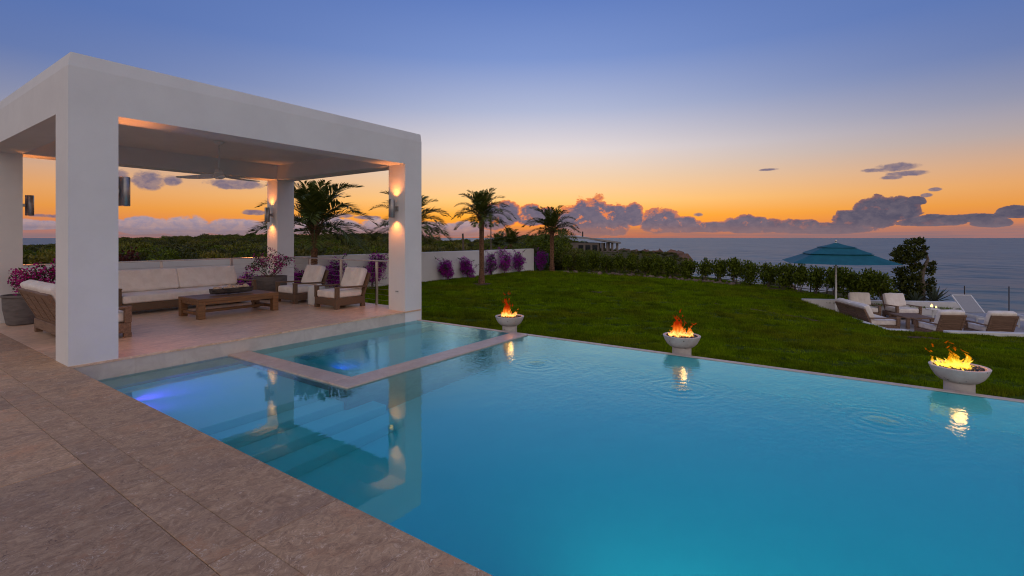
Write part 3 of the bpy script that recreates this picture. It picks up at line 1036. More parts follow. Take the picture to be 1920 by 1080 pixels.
def build_fan():
    f = thing('ceiling_fan', 'white three bladed ceiling fan hanging under the pavilion roof', 'fan', (4.89, 10.84, CEIL))
    MB().lathe([(0.0, 0.0), (0.10, -0.002), (0.095, -0.03), (0.05, -0.07), (0.02, -0.075)], 24, cap=False).build('canopy_mount', 'white_paint', f, smooth=True)
    MB().tube([(0, 0, -0.05), (0, 0, -0.60)], 0.017, 12).build('downrod', 'white_paint', f, smooth=True)
    MB().lathe([(0.02, -0.56), (0.075, -0.58), (0.085, -0.68), (0.115, -0.70), (0.11, -0.745), (0.06, -0.775), (0.0, -0.78)], 24, cap=False).build('motor', 'white_paint', f, smooth=True)
    prof = [(0.08, 0.06, 0.02), (0.22, 0.085, 0.012), (0.45, 0.085, 0.0), (0.68, 0.07, -0.006), (0.84, 0.048, -0.002), (0.89, 0.018, 0.0)]
    vs = []; fs = []
    for (x, w, z) in prof:
        tw = 0.42 - 0.25 * x
        for t in (0.006, -0.006):
            vs += [(x, -w, z - w * tw + t), (x, w, z + w * tw + t)]
    for j in range(len(prof) - 1):
        o = j * 4; q = o + 4
        fs += [(o, o + 1, q + 1, q), (o + 2, q + 2, q + 3, o + 3), (o, q, q + 2, o + 2), (o + 1, o + 3, q + 3, q + 1)]
    fs += [(0, 2, 3, 1), (len(vs) - 4, len(vs) - 3, len(vs) - 1, len(vs) - 2)]
    me = MB().add(vs, fs).mesh('blade', smooth=True); me.materials.append(MATS['white_paint'])
    for k in range(3):
        obj('blade', me, None, f, (0, 0, -0.735), R(5 + 120 * k))


build_fan()


def build_railing():
    r = thing('cable_railing', 'steel cable railing with flat rail along the back of the pavilion', 'railing', (0, 0, 0))
    z = 1.055
    yb, xr = 13.50, 7.76
    def rail(p, q): MB().bar(p, q, 0.075, 0.03).build('top_rail', 'brushed_steel', r, bevel=0.006)
    rail((-6, yb + 0.2, z), (1.84, yb + 0.2, z)); rail((2.37, yb, z), (7.42, yb, z)); rail((xr, 13.09, z), (xr, 8.56, z))
    post = MB().box(-0.025, -0.025, -0.0, 0.025, 0.025, z - 0.016).mesh('post', bevel=0.003); post.materials.append(MATS['brushed_steel'])
    spots = [(x, yb) for x in (3.1, 4.8, 6.4)] + [(xr, y) for y in (12.1, 10.72, 9.35)] + [(x, yb + 0.2) for x in (-5.5, -3.8, -2.0, -0.3, 1.4)]
    for x, y in spots:
        obj('post', post, None, r, (x, y, 0))
    for k in range(7):
        zz = 0.13 + k * 0.128
        for p, q in (((2.36, yb, zz), (7.43, yb, zz)), ((xr, 13.10, zz), (xr, 8.55, zz)), ((-6, yb + 0.2, zz), (1.85, yb + 0.2, zz))):
            MB().tube([p, q], 0.0035, 5).build('cable', 'brushed_steel', r)


build_railing()


# ------------------------------------------------------------------ furniture
def cushion_mesh(name, sx, sy, sz, r=0.05, puff=0.02, seed=0, mat='cushion_fabric', wr=0.006):
    rg = np.random.default_rng(seed)

    def ticks(h):
        a = [-h, -h + r * 0.3, -h + r * 0.75, -h + r * 1.2]
        n = max(3, int(h * 2 / 0.11))
        mid = list(np.linspace(-h + r * 1.2, h - r * 1.2, n + 1)[1:-1])
        return a + mid + [-t for t in reversed(a)]
    bm = bmesh.new()
    X, Y, Z = ticks(sx / 2), ticks(sy / 2), ticks(sz / 2)
    cache = {}

    def vert(p):
        k = tuple(round(c, 5) for c in p)
        if k not in cache:
            q = Vector((max(-sx / 2 + r, min(sx / 2 - r, p[0])), max(-sy / 2 + r, min(sy / 2 - r, p[1])), max(-sz / 2 + r, min(sz / 2 - r, p[2]))))
            v = Vector(p) - q
            if v.length > 1e-6: v = v.normalized() * r
            o = q + v
            u = (p[0] / (sx / 2), p[1] / (sy / 2), p[2] / (sz / 2))
            d = Vector((math.copysign((1 - u[1] ** 2) * (1 - u[2] ** 2), u[0]) if abs(u[0]) > .999 else 0,
                        math.copysign((1 - u[0] ** 2) * (1 - u[2] ** 2), u[1]) if abs(u[1]) > .999 else 0,
                        math.copysign((1 - u[0] ** 2) * (1 - u[1] ** 2), u[2]) if abs(u[2]) > .999 else 0))
            w = math.sin(o.x * 17 + seed) * math.sin(o.z * 5 + o.y * 9 + seed * 2) * wr
            o = o + d * puff + (d * w * 1.5)
            cache[k] = bm.verts.new(o)
        return cache[k]

    def sheet(A, B, f):
        for i in range(len(A) - 1):
            for j in range(len(B) - 1):
                try:
                    bm.faces.new([vert(f(A[i], B[j])), vert(f(A[i + 1], B[j])), vert(f(A[i + 1], B[j + 1])), vert(f(A[i], B[j + 1]))])
                except ValueError:
                    pass
    for s in (-1, 1):
        sheet(X, Y, lambda a, b: (a, b, s * sz / 2)); sheet(X, Z, lambda a, b: (a, s * sy / 2, b)); sheet(Y, Z, lambda a, b: (s * sx / 2, a, b))
    bmesh.ops.recalc_face_normals(bm, faces=bm.faces)
    me = bpy.data.meshes.new(name); bm.to_mesh(me); bm.free()
    me.polygons.foreach_set('use_smooth', [True] * len(me.polygons))
    me.materials.append(MATS[mat])
    return me


def lounge(name, label, cat, loc, rotz, W, D=0.84, style='wicker', cells=1, n_back=1, n_seat=1, group=None, back_h=0.80, slats=6, seed=0, arm_h=0.50, lean=0.20):
    """deep outdoor seat facing local -Y; W wide between the outer arms"""
    t = thing(name, label, cat, loc, rotz, group)
    wm = 'wicker' if style == 'wicker' else 'weathered_teak'
    aw = 0.075
    h = W / 2
    # legs
    for sx in (-1, 1):
        for y in (-D / 2 + 0.05, D / 2 - 0.06):
            MB().cbox((sx * (h - 0.045), y, 0.04), (0.085, 0.10, 0.08)).build('leg', wm, t, bevel=0.004)
    # base apron
    MB().box(-h + 0.005, -D / 2 + 0.005, 0.075, h - 0.005, D / 2 - 0.01, 0.235).build('seat_base', wm, t, bevel=0.008)
    # arms: front post, sloping arm rest
    for sx in (-1, 1):
        MB().cbox((sx * (h - aw / 2), -D / 2 + 0.045, (0.236 + arm_h - 0.031) / 2), (aw, 0.09, arm_h - 0.031 - 0.236)).build('arm_post', wm, t, bevel=0.005)
        MB().bar((sx * (h - aw / 2), -D / 2 - 0.005, arm_h - 0.014), (sx * (h - aw / 2), D / 2 + 0.02, arm_h - 0.035), aw + 0.012, 0.032).build('armrest', wm, t, bevel=0.005)
    # back: leaning frame
    y0, z0 = D / 2 - 0.05, 0.236
    y1, z1 = y0 + lean, back_h - 0.04
    iw = h - aw - 0.006 if style != 'wicker' else h - 0.01
    d = Vector((0, y1 - y0, z1 - z0)); L = d.length; d.normalize(); nrm = Vector((0, -d.z, d.y))
    M = Matrix(((1, 0, 0, 0), (0, nrm.y, d.y, y0), (0, nrm.z, d.z, z0), (0, 0, 0, 1)))
    if style == 'wicker':
        MB().box(-iw, -0.025, 0, iw, 0.025, L, M).build('backrest', wm, t, bevel=0.008)
    else:
        bk = MB()
        bk.box(-iw, -0.02, 0, iw, 0.024, 0.055, M); bk.box(-iw, -0.02, L - 0.06, iw, 0.024, L, M)
        n = cells + 1
        for k in range(n):
            x = -iw + 0.03 + (2 * iw - 0.06) * k / (n - 1)
            bk.box(x - 0.028, -0.021, 0.001, x + 0.028, 0.026, L - 0.001, M)
        bo = bk.build('backrest', wm, t)
        for c in range(cells):
            xa = -iw + 0.03 + (2 * iw - 0.06) * c / cells + 0.029; xb = -iw + 0.03 + (2 * iw - 0.06) * (c + 1) / cells - 0.029
            pitch = (L - 0.12) / slats
            me = MB().box(xa, -0.014, 0.004, xb, 0.014, pitch - 0.004).mesh('slat', bevel=0.003); me.materials.append(MATS[wm])
            for k in range(slats):
                o = obj('slat', me, None, bo); o.matrix_local = M @ Matrix.Translation((0, 0, 0.06 + k * pitch))
    # cushions
    sw = (2 * h - 2 * aw - 0.02) / n_seat
    me = cushion_mesh('seat_cushion', sw - 0.008, D - 0.04, 0.165, 0.035, 0.012, seed)
    for k in range(n_seat):
        obj('seat_cushion', me, None, t, (-h + aw + 0.01 + sw * (k + 0.5), -0.01, 0.236 + 0.085))
    bw = (2 * h - 2 * aw - 0.02) / n_back
    ch = L - 0.10
    me = cushion_mesh('back_cushion', bw - 0.008, 0.17, ch + 0.03, 0.038, 0.016, seed + 3, wr=0.012)
    for k in range(n_back):
        o = obj('back_cushion', me, None, t)
        o.matrix_local = M @ Matrix.Translation((-h + aw + 0.01 + bw * (k + 0.5), 0.115, 0.16 + ch / 2)) @ Matrix.Rotation(0.0, 4, 'X')
    return t


def build_pavilion_furniture():
    lounge('sofa', 'long dark wicker sofa with two wide cream back cushions along the railing', 'sofa', (5.0, 12.72, 0), 0, 2.82, 0.92, n_back=2, n_seat=1, seed=1, back_h=0.79, arm_h=0.56)
    ag = 'wicker armchairs under the pavilion'
    lounge('armchair', 'wicker armchair with cream cushions nearest the socket column', 'armchair', (7.12, 9.87, 0), R(-90), 0.84, 0.80, seed=2, group=ag)
    lounge('armchair', 'wicker armchair with cream cushions between drum table and big planter', 'armchair', (7.12, 11.52, 0), R(-90), 0.84, 0.80, seed=3, group=ag)
    lounge('loveseat', 'slat backed teak loveseat seen from behind beside the near column', 'loveseat', (2.60, 10.55, 0), R(90), 1.92, 0.80, style='teak', cells=4, n_back=2, n_seat=2, slats=4, seed=4, lean=0.24, back_h=0.80)
    # coffee table
    t = thing('coffee_table', 'low brown teak coffee table with block legs before the sofa', 'coffee table', (5.16, 10.93, 0))
    hx, hy, H = 0.81, 0.46, 0.40
    for sx in (-1, 1):
        for sy in (-1, 1):
            MB().cbox((sx * (hx - 0.065), sy * (hy - 0.065), (H - 0.062) / 2), (0.125, 0.125, H - 0.062)).build('leg', 'teak', t, bevel=0.005)
    n = 6
    for k in range(n):
        w = 2 * hy / n
        MB().box(-hx, -hy + k * w + 0.001, H - 0.06, hx, -hy + (k + 1) * w - 0.001, H - 0.002 * (k % 2)).build('plank', 'teak', t, bevel=0.002)
    ap = MB()
    for s in (-1, 1):
        ap.box(-hx + 0.128, s * (hy - 0.04) - 0.02, H - 0.125, hx - 0.128, s * (hy - 0.04) + 0.02, H - 0.061)
        ap.box(s * (hx - 0.04) - 0.02, -hy + 0.128, H - 0.125, s * (hx - 0.04) + 0.02, hy - 0.128, H - 0.061)
    ap.build('apron', 'teak', t)
    st = MB()
    for s in (-1, 1):
        st.box(s * (hx - 0.065) - 0.035, -hy + 0.128, 0.07, s * (hx - 0.065) + 0.035, hy - 0.128, 0.13)
    st.box(-hx + 0.101, -0.04, 0.072, hx - 0.101, 0.04, 0.128)
    st.build('stretcher', 'teak', t, bevel=0.003)
    # hollow log with shells
    lg = thing('log_bowl', 'hollowed dark log trough filled with shells on the coffee table', 'log bowl', (5.20, 10.95, H + 0.001))
    rg = random.Random(5)
    vs = []; fs = []
    nx, na = 16, 12
    for i in range(nx + 1):
        x = -0.42 + 0.84 * i / nx
        en = 0.80 + 0.2 * math.sin(PI * i / nx)
        for k in range(na):
            a = PI + PI * k / (na // 2 - 1) if k < na // 2 else 2 * PI - PI * (k - na // 2) / (na // 2 - 1)
            ro = (0.125 if k < na // 2 else 0.085) * en * (1 + rg.uniform(-0.10, 0.10))
            vs.append((x, ro * 0.8 * math.cos(a), 0.13 + ro * 1.05 * math.sin(a) * (1 if k < na // 2 else 0.5)))
    for i in range(nx):
        for k in range(na):
            k2 = (k + 1) % na
            fs.append((i * na + k, i * na + k2, (i + 1) * na + k2, (i + 1) * na + k))
    fs.append(tuple(range(na))); fs.append(tuple(range(nx * na, nx * na + na)))
    zm = min(v[2] for v in vs)
    vs = [(a, b, c - zm) for a, b, c in vs]
    MB().add(vs, fs).build('log', 'log_wood', lg, smooth=True)
    for k, (x, s) in enumerate(((-0.27, .05), (-0.22, .04), (-0.05, .05), (0.0, .06), (0.16, .045), (0.22, .05), (0.26, .045), (0.31, .05), (0.1, .04), (-0.14, .04))):
        s *= 1.75
        sh = MB().lathe([(0.0, 0), (s * 0.5, s * 0.12), (s * 0.72, s * 0.42), (s * 0.5, s * 0.85), (s * 0.2, s * 1.25), (0.0, s * 1.4)], 9, cap=False)
        o = sh.build('shell', 'shell', lg, smooth=True)
        o.location = (x, rg.uniform(-0.02, 0.02), 0.105); o.rotation_euler = (rg.uniform(-1.2, 1.2), rg.uniform(-1, 1), rg.uniform(0, 6))
    # drum table
    d = thing('drum_table', 'small white drum side table between the two armchairs', 'side table', (7.05, 10.70, 0))
    MB().lathe([(0.185, 0.0), (0.195, 0.01), (0.195, 0.425), (0.185, 0.435)], 32).build('drum', 'plastic_white', d, smooth=True)
    MB().lathe([(0.0, 0.4352), (0.165, 0.4352), (0.165, 0.444), (0.0, 0.446)], 32, cap=False).build('table_top', 'plastic_white', d, smooth=True)
    c = MB().lathe([(0.03, 0), (0.055, 0.012), (0.062, 0.035), (0.056, 0.036), (0.045, 0.014), (0.0, 0.010)], 20, cap=False).build('dish', 'white_paint', None, smooth=True, loc=(7.10, 10.66, 0.4461))
    tag(c, 'little white dish on top of the drum side table', 'dish')


build_pavilion_furniture()


# ------------------------------------------------------------------ bougainvillea
def bougain(name, label, loc, seed, lobes, n_leaf, n_bract, bract='bract', group=None, L=0.075, stem_base=(0, 0, 0), whips=3, parent_cat='bougainvillea'):
    t = thing(name, label, parent_cat, loc, 0, group)
    rg = random.Random(seed); rng = np.random.default_rng(seed)
    # stems
    mb = MB()
    for k in range(7):
        lo = rg.choice(lobes)
        e = (lo[0] + rg.uniform(-.3, .3) * lo[3], lo[1] + rg.uniform(-.3, .3) * lo[4], lo[2] + rg.uniform(-.2, .6) * lo[5])
        b = (stem_base[0] + rg.uniform(-.05, .05), stem_base[1] + rg.uniform(-.05, .05), stem_base[2])
        m = tuple((b[i] + e[i]) / 2 + rg.uniform(-.06, .06) for i in range(3))
        mb.tube([b, m, e], [0.014, 0.010, 0.005], 5)
    wh = []
    for k in range(whips):
        lo = rg.choice(lobes)
        b = Vector((lo[0], lo[1], lo[2]))
        a = rg.uniform(0, 2 * PI); L_ = rg.uniform(0.25, 0.5)
        pts = [b + Vector((math.cos(a) * L_ * s + math.cos(a) * lo[3] * s, math.sin(a) * L_ * s * 0.4, (lo[5] * 1.2 + L_) * (s - 0.35 * s * s))) for s in (0, .35, .7, 1.0)]
        mb.tube(pts, [0.006, 0.005, 0.004, 0.002], 4)
        for s in range(14):
            u = s / 13; i = min(int(u * 3), 2); wh.append(pts[i].lerp(pts[i + 1], u * 3 - i))
    mb.build('stem', 'twig', t)
    P, u = clump_points(rng, n_leaf, lobes, 0.3)
    if wh:
        w = np.array([tuple(p) for p in wh]); w = np.repeat(w, 2, 0) + rng.normal(size=(len(w) * 2, 3)) * 0.025
        P = np.vstack([P, w]); u = np.vstack([u, rng.normal(size=w.shape)])
    m = len(P)
    s = rng.uniform(.6, 1.2, m)
    V, F = leaf_quads(P, u + rng.normal(size=(m, 3)) * 0.7, rng.normal(size=(m, 3)) + np.array([0, 0, 0.8]), L * s, L * 0.6 * s, 0.1)
    obj('foliage', np_mesh('foliage', V, F, 'vine_leaf'), None, t)
    # bracts in tight sprays
    nsp = max(10, n_bract // 12)
    C, cu = clump_points(rng, nsp, lobes, 0.8)
    if wh:
        w = np.array([tuple(p) for p in wh[8::14]]); C[:len(w)] = w
    P = np.repeat(C, 12, 0) + rng.normal(size=(nsp * 12, 3)) * np.array([0.05, 0.05, 0.045]) * (L / 0.075)
    m = len(P); s = rng.uniform(.6, 1.15, m)
    V, F = leaf_quads(P, rng.normal(size=(m, 3)), rng.normal(size=(m, 3)) + np.array([0, 0, .5]), L * 0.72 * s, L * 0.6 * s, 0.2)
    obj('blossom', np_mesh('blossom', V, F, bract), None, t)
    return t


def build_bougainvillea():
    W = 16.72
    g = 'bougainvilleas against the garden wall'
    spec = [  # x, y, width, height, label
        (8.3, W, 0.55, 0.85, 'low bougainvillea at the wall behind the end of the sofa'),
        (11.9, W, 0.72, 1.15, 'purple bougainvillea behind the railing between the two armchairs'),
        (13.6, W, 0.80, 1.30, 'purple bougainvillea behind the armchair nearest the socket column'),
        (18.25, W, 0.48, 0.95, 'narrow bougainvillea standing alone on the bare wall left of the lawn palm'),
        (19.9, W, 0.50, 0.95, 'bougainvillea just left of the lawn palm trunk'),
        (21.9, W, 0.62, 1.1, 'dark bougainvillea just right of the lawn palm trunk'),
        (23.2, W, 0.60, 1.25, 'tallest bougainvillea in the cluster near the wall end'),
        (24.6, W, 0.55, 1.15, 'bougainvillea with bright top second from the wall end'),
        (27.5, 16.9, 0.50, 1.15, 'bougainvillea growing past the end of the garden wall'),
        (10.2, W, 0.62, 0.80, 'low bougainvillea behind the armchair beside the planter'),
    ]
    rg = random.Random(11)
    for i, (x, y, w, h, lab) in enumerate(spec):
        w *= 1.25; h *= 1.08
        lobes = []
        for k in range(6):
            t = k / 5
            zc = h * (0.30 + 0.58 * t) + rg.uniform(-.05, .05)
            ww = w * (0.45 + 0.45 * math.sin(PI * (0.2 + 0.75 * t)))
            lobes.append((rg.uniform(-.3, .3) * w, rg.uniform(-.15, .1), zc, ww * 0.62, 0.22, h * 0.20))
        bougain('bougainvillea', lab, (x, y, lawn_z(y)), 100 + i, lobes, 900, 2300 if 'dark' not in lab else 1200, group=g, whips=3)
    # big planter behind the armchairs
    p = thing('planter', 'wide grey clay planter at the end of the sofa', 'planter', (7.0, 12.70, 0))
    MB().lathe([(0.30, 0), (0.36, 0.03), (0.41, 0.30), (0.415, 0.56), (0.42, 0.59), (0.385, 0.59), (0.375, 0.53), (0, 0.53)], 36, cap=False).build('pot', 'grey_clay', p, smooth=True)
    MB().lathe([(0.0, 0.548), (0.378, 0.540)], 24, cap=False).build('potting_soil', 'soil', p)
    bougain('bougainvillea', 'airy pink flowered bougainvillea in the wide grey planter', (7.0, 12.70, 0.54), 71,
            [(0, 0, .28, .34, .3, .2), (-.28, .1, .38, .26, .2, .14), (.3, -.1, .42, .3, .2, .12), (.05, .1, .48, .3, .25, .12), (-.45, 0, .34, .18, .15, .1), (.5, .05, .5, .22, .12, .05)], 460, 760, 'bract_pink', whips=5, L=0.055)
    p = thing('planter', 'tall tapered grey clay planter behind the loveseat', 'planter', (2.28, 12.70, 0))
    MB().lathe([(0.19, 0), (0.215, 0.02), (0.262, 0.30), (0.268, 0.50), (0.285, 0.515), (0.285, 0.55), (0.25, 0.55), (0.24, 0.50), (0, 0.5)], 36, cap=False).build('pot', 'grey_clay', p, smooth=True)
    MB().lathe([(0.0, 0.512), (0.243, 0.506)], 24, cap=False).build('potting_soil', 'soil', p)
    bougain('bougainvillea', 'magenta bougainvillea spilling from the tapered planter behind the loveseat', (2.28, 12.70, 0.51), 72,
            [(0.1, 0, .25, .26, .22, .2), (.38, -.05, .32, .28, .2, .18), (.2, 0, .42, .3, .2, .16), (.62, 0, .38, .25, .2, .18), (.0, .05, .36, .16, .15, .14)], 480, 1200, 'bract_pink', whips=3, L=0.062)


build_bougainvillea()


# ------------------------------------------------------------------ palms
def frond_mesh(seed, L, elev, droop, n=34, leaf=0.34):
    rg = random.Random(seed)
    pts = []; d = []
    x = z = 0.0; e = elev
    N = 14
    for i in range(N + 1):
        pts.append((x, z)); d.append(e)
        x += L / N * math.cos(e); z += L / N * math.sin(e)
        e -= droop / N * (0.4 + 1.5 * i / N)
    vs = []; fs = []
    # rachis
    for i, (px_, pz) in enumerate(pts):
        r = 0.018 * (1 - 0.85 * i / N)
        vs += [(px_, -r, pz), (px_, r, pz), (px_ - r * math.sin(d[i]), 0, pz + r * math.cos(d[i]))]
    for i in range(N):
        for k in range(3):
            k2 = (k + 1) % 3
            fs.append((i * 3 + k, i * 3 + k2, (i + 1) * 3 + k2, (i + 1) * 3 + k))
    mb = MB(); mb.add(vs, fs)
    for j in range(n):
        t = 0.16 + 0.84 * (j / (n - 1))
        i = min(int(t * N), N - 1); f = t * N - i
        bx = pts[i][0] * (1 - f) + pts[i + 1][0] * f; bz = pts[i][1] * (1 - f) + pts[i + 1][1] * f; ee = d[i]
        tg = Vector((math.cos(ee), 0, math.sin(ee))); nr = Vector((-math.sin(ee), 0, math.cos(ee)))
        ll = leaf * (0.35 + 0.75 * abs(math.sin(PI * min(1, 0.12 + 0.86 * t))) ** 0.7) * rg.uniform(0.85, 1.1)
        for s in (-1, 1):
            sp = rg.uniform(0.5, 0.85) - 0.25 * t
            dr = (Vector((0, s, 0)) * math.sin(sp + 0.25) + tg * math.cos(sp + 0.25) + nr * rg.uniform(0.15, 0.42)).normalized()
            b = Vector((bx, s * 0.006, bz))
            w = dr.cross(nr).normalized() * 0.0125
            mid = b + dr * ll * 0.5
            tip = b + dr * ll + Vector((0, 0, -0.16 * ll))
            mb.add([b, mid - w, tip, mid + w], [(0, 1, 2, 3)])
    me = bpy.data.meshes.new('frond'); me.from_pydata(mb.v, [], mb.f); me.update()
    me.materials.append(MATS['palm_leaf'])
    return me


def build_palms():
    fm = [[frond_mesh(10 + 7 * i + j, 1.0, R(e), R(dr), n=46, leaf=0.31) for j in range(2)] for i, (e, dr) in enumerate([(84, 50), (68, 68), (52, 80), (36, 80), (18, 66), (0, 48)])]
    rg = random.Random(21)
    g = 'date palms on the lawn and by the garden wall'

    def palm(label, x, y, H, S, r0, n=34, lean=(0, 0)):
        zb = lawn_z(y)
        t = thing('date_palm', label, 'palm', (x, y, zb), 0, g)
        # trunk with staggered leaf scars
        seg = 20; rows = max(14, int(H / 0.085)); vs = []; fs = []
        for j in range(rows * 2 + 1):
            u = j / (rows * 2)
            base = r0 * (1.25 - 0.45 * min(u * 4, 1) + 0.22 * max(0, u - 0.75) * 2.0)
            for k in range(seg):
                ph = (k + (seg / 20) * (1 if (j // 2) % 2 else -1)) / seg * 10
                bumpv = 0.16 * max(0.0, math.cos(2 * PI * ph)) * (1.0 if j % 2 == 0 else 0.15) + 0.03 * rg.uniform(-1, 1)
                a = 2 * PI * k / seg
                rr = base * (0.88 + bumpv)
                vs.append((rr * math.cos(a) + lean[0] * u * u, rr * math.sin(a) + lean[1] * u * u, -0.1 + (H + 0.1) * u))
        for j in range(rows * 2):
            for k in range(seg):
                k2 = (k + 1) % seg
                fs.append((j * seg + k, j * seg + k2, (j + 1) * seg + k2, (j + 1) * seg + k))
        MB().add(vs, fs).build('trunk', 'palm_bark', t)
        # boots under the crown
        bt = MB()
        for k in range(16):
            a = k * 2.4; z = H - 0.32 * S / 1.8 + 0.28 * S / 1.8 * (k / 16)
            c, s = math.cos(a), math.sin(a)
            p = Vector((lean[0] + c * r0 * 0.85, lean[1] + s * r0 * 0.85, z)); q = p + Vector((c * 0.16, s * 0.16, 0.26)) * (S / 1.8)
            bt.bar(p, q, 0.07, 0.03)
        bt.build('frond_stub', 'palm_bark', t)
        for k in range(n):
            u = (k + 0.5) / n
            lv = min(5, int(u * 6.0))
            a = k * 2.39996 + rg.uniform(-.25, .25)
            o = obj('frond', fm[lv][k % 2], None, t, (lean[0], lean[1], H - 0.02 - 0.14 * u * S / 1.8), a)
            sc_ = S * rg.uniform(0.86, 1.08) * (0.82 if lv == 0 else 1.0)
            o.scale = (sc_, sc_, sc_)
            o.rotation_euler = (rg.uniform(-.12, .12), rg.uniform(-.10, .10), a)
        return t
    palm('largest date palm seen between the rear pavilion columns behind the railing', 10.62, 16.25, 2.60, 2.2, 0.15, 32)
    palm('date palm mostly hidden behind the pavilion column with the socket', 14.95, 15.8, 2.75, 1.85, 0.14, 30)
    palm('date palm standing on the lawn in a ring of bare soil', 18.29, 14.53, 3.30, 1.6, 0.145, 30)
    palm('date palm at the far corner where hedge and wall end', 27.4, 16.0, 2.75, 1.9, 0.17, 30)
    # soil ring under the lawn palm
    mb = MB(); rg2 = random.Random(2)
    pts = [(0.62 * (1 + rg2.uniform(-.18, .18)) * math.cos(2 * PI * k / 24), 0.62 * (1 + rg2.uniform(-.18, .18)) * math.sin(2 * PI * k / 24)) for k in range(24)]
    vs = [(0, 0, 0.07)] + [(x * 0.6, y * 0.6, 0.05) for x, y in pts] + [(x, y, -0.01) for x, y in pts]
    fs = [(0, 1 + k, 1 + (k + 1) % 24) for k in range(24)] + [(1 + k, 25 + k, 25 + (k + 1) % 24, 1 + (k + 1) % 24) for k in range(24)]
    mb.add(vs, fs)
    tag(mb.build('soil_ring', 'soil', loc=(18.29, 14.53, lawn_z(14.53)), smooth=True), 'ring of bare brown soil round the lawn palm', 'soil', kind='structure')
    # far palms half hidden in the scrub
    for lab, px, d, z in (('bushy wild palm on the skyline right of the lawn palm', 958, 52, 0.9), ('smaller wild palm on the skyline nearest the lawn palm', 934, 56, 0.6)):
        x, y = at(px, d)
        t = thing('wild_palm', lab, 'palm', (x, y, z - 1.3), 0, 'wild palms in the scrub')
        MB().tube([(0, 0, -0.6), (0, 0, 1.35)], [0.2, 0.16], 8).build('trunk', 'palm_bark', t)
        for k in range(22):
            u = k / 22
            o = obj('frond', fm[min(5, int(u * 5))][k % 2], None, t, (0, 0, 1.3), k * 2.4)
            s = rg.uniform(1.5, 2.0); o.scale = (s, s * 1.3, s)


build_palms()


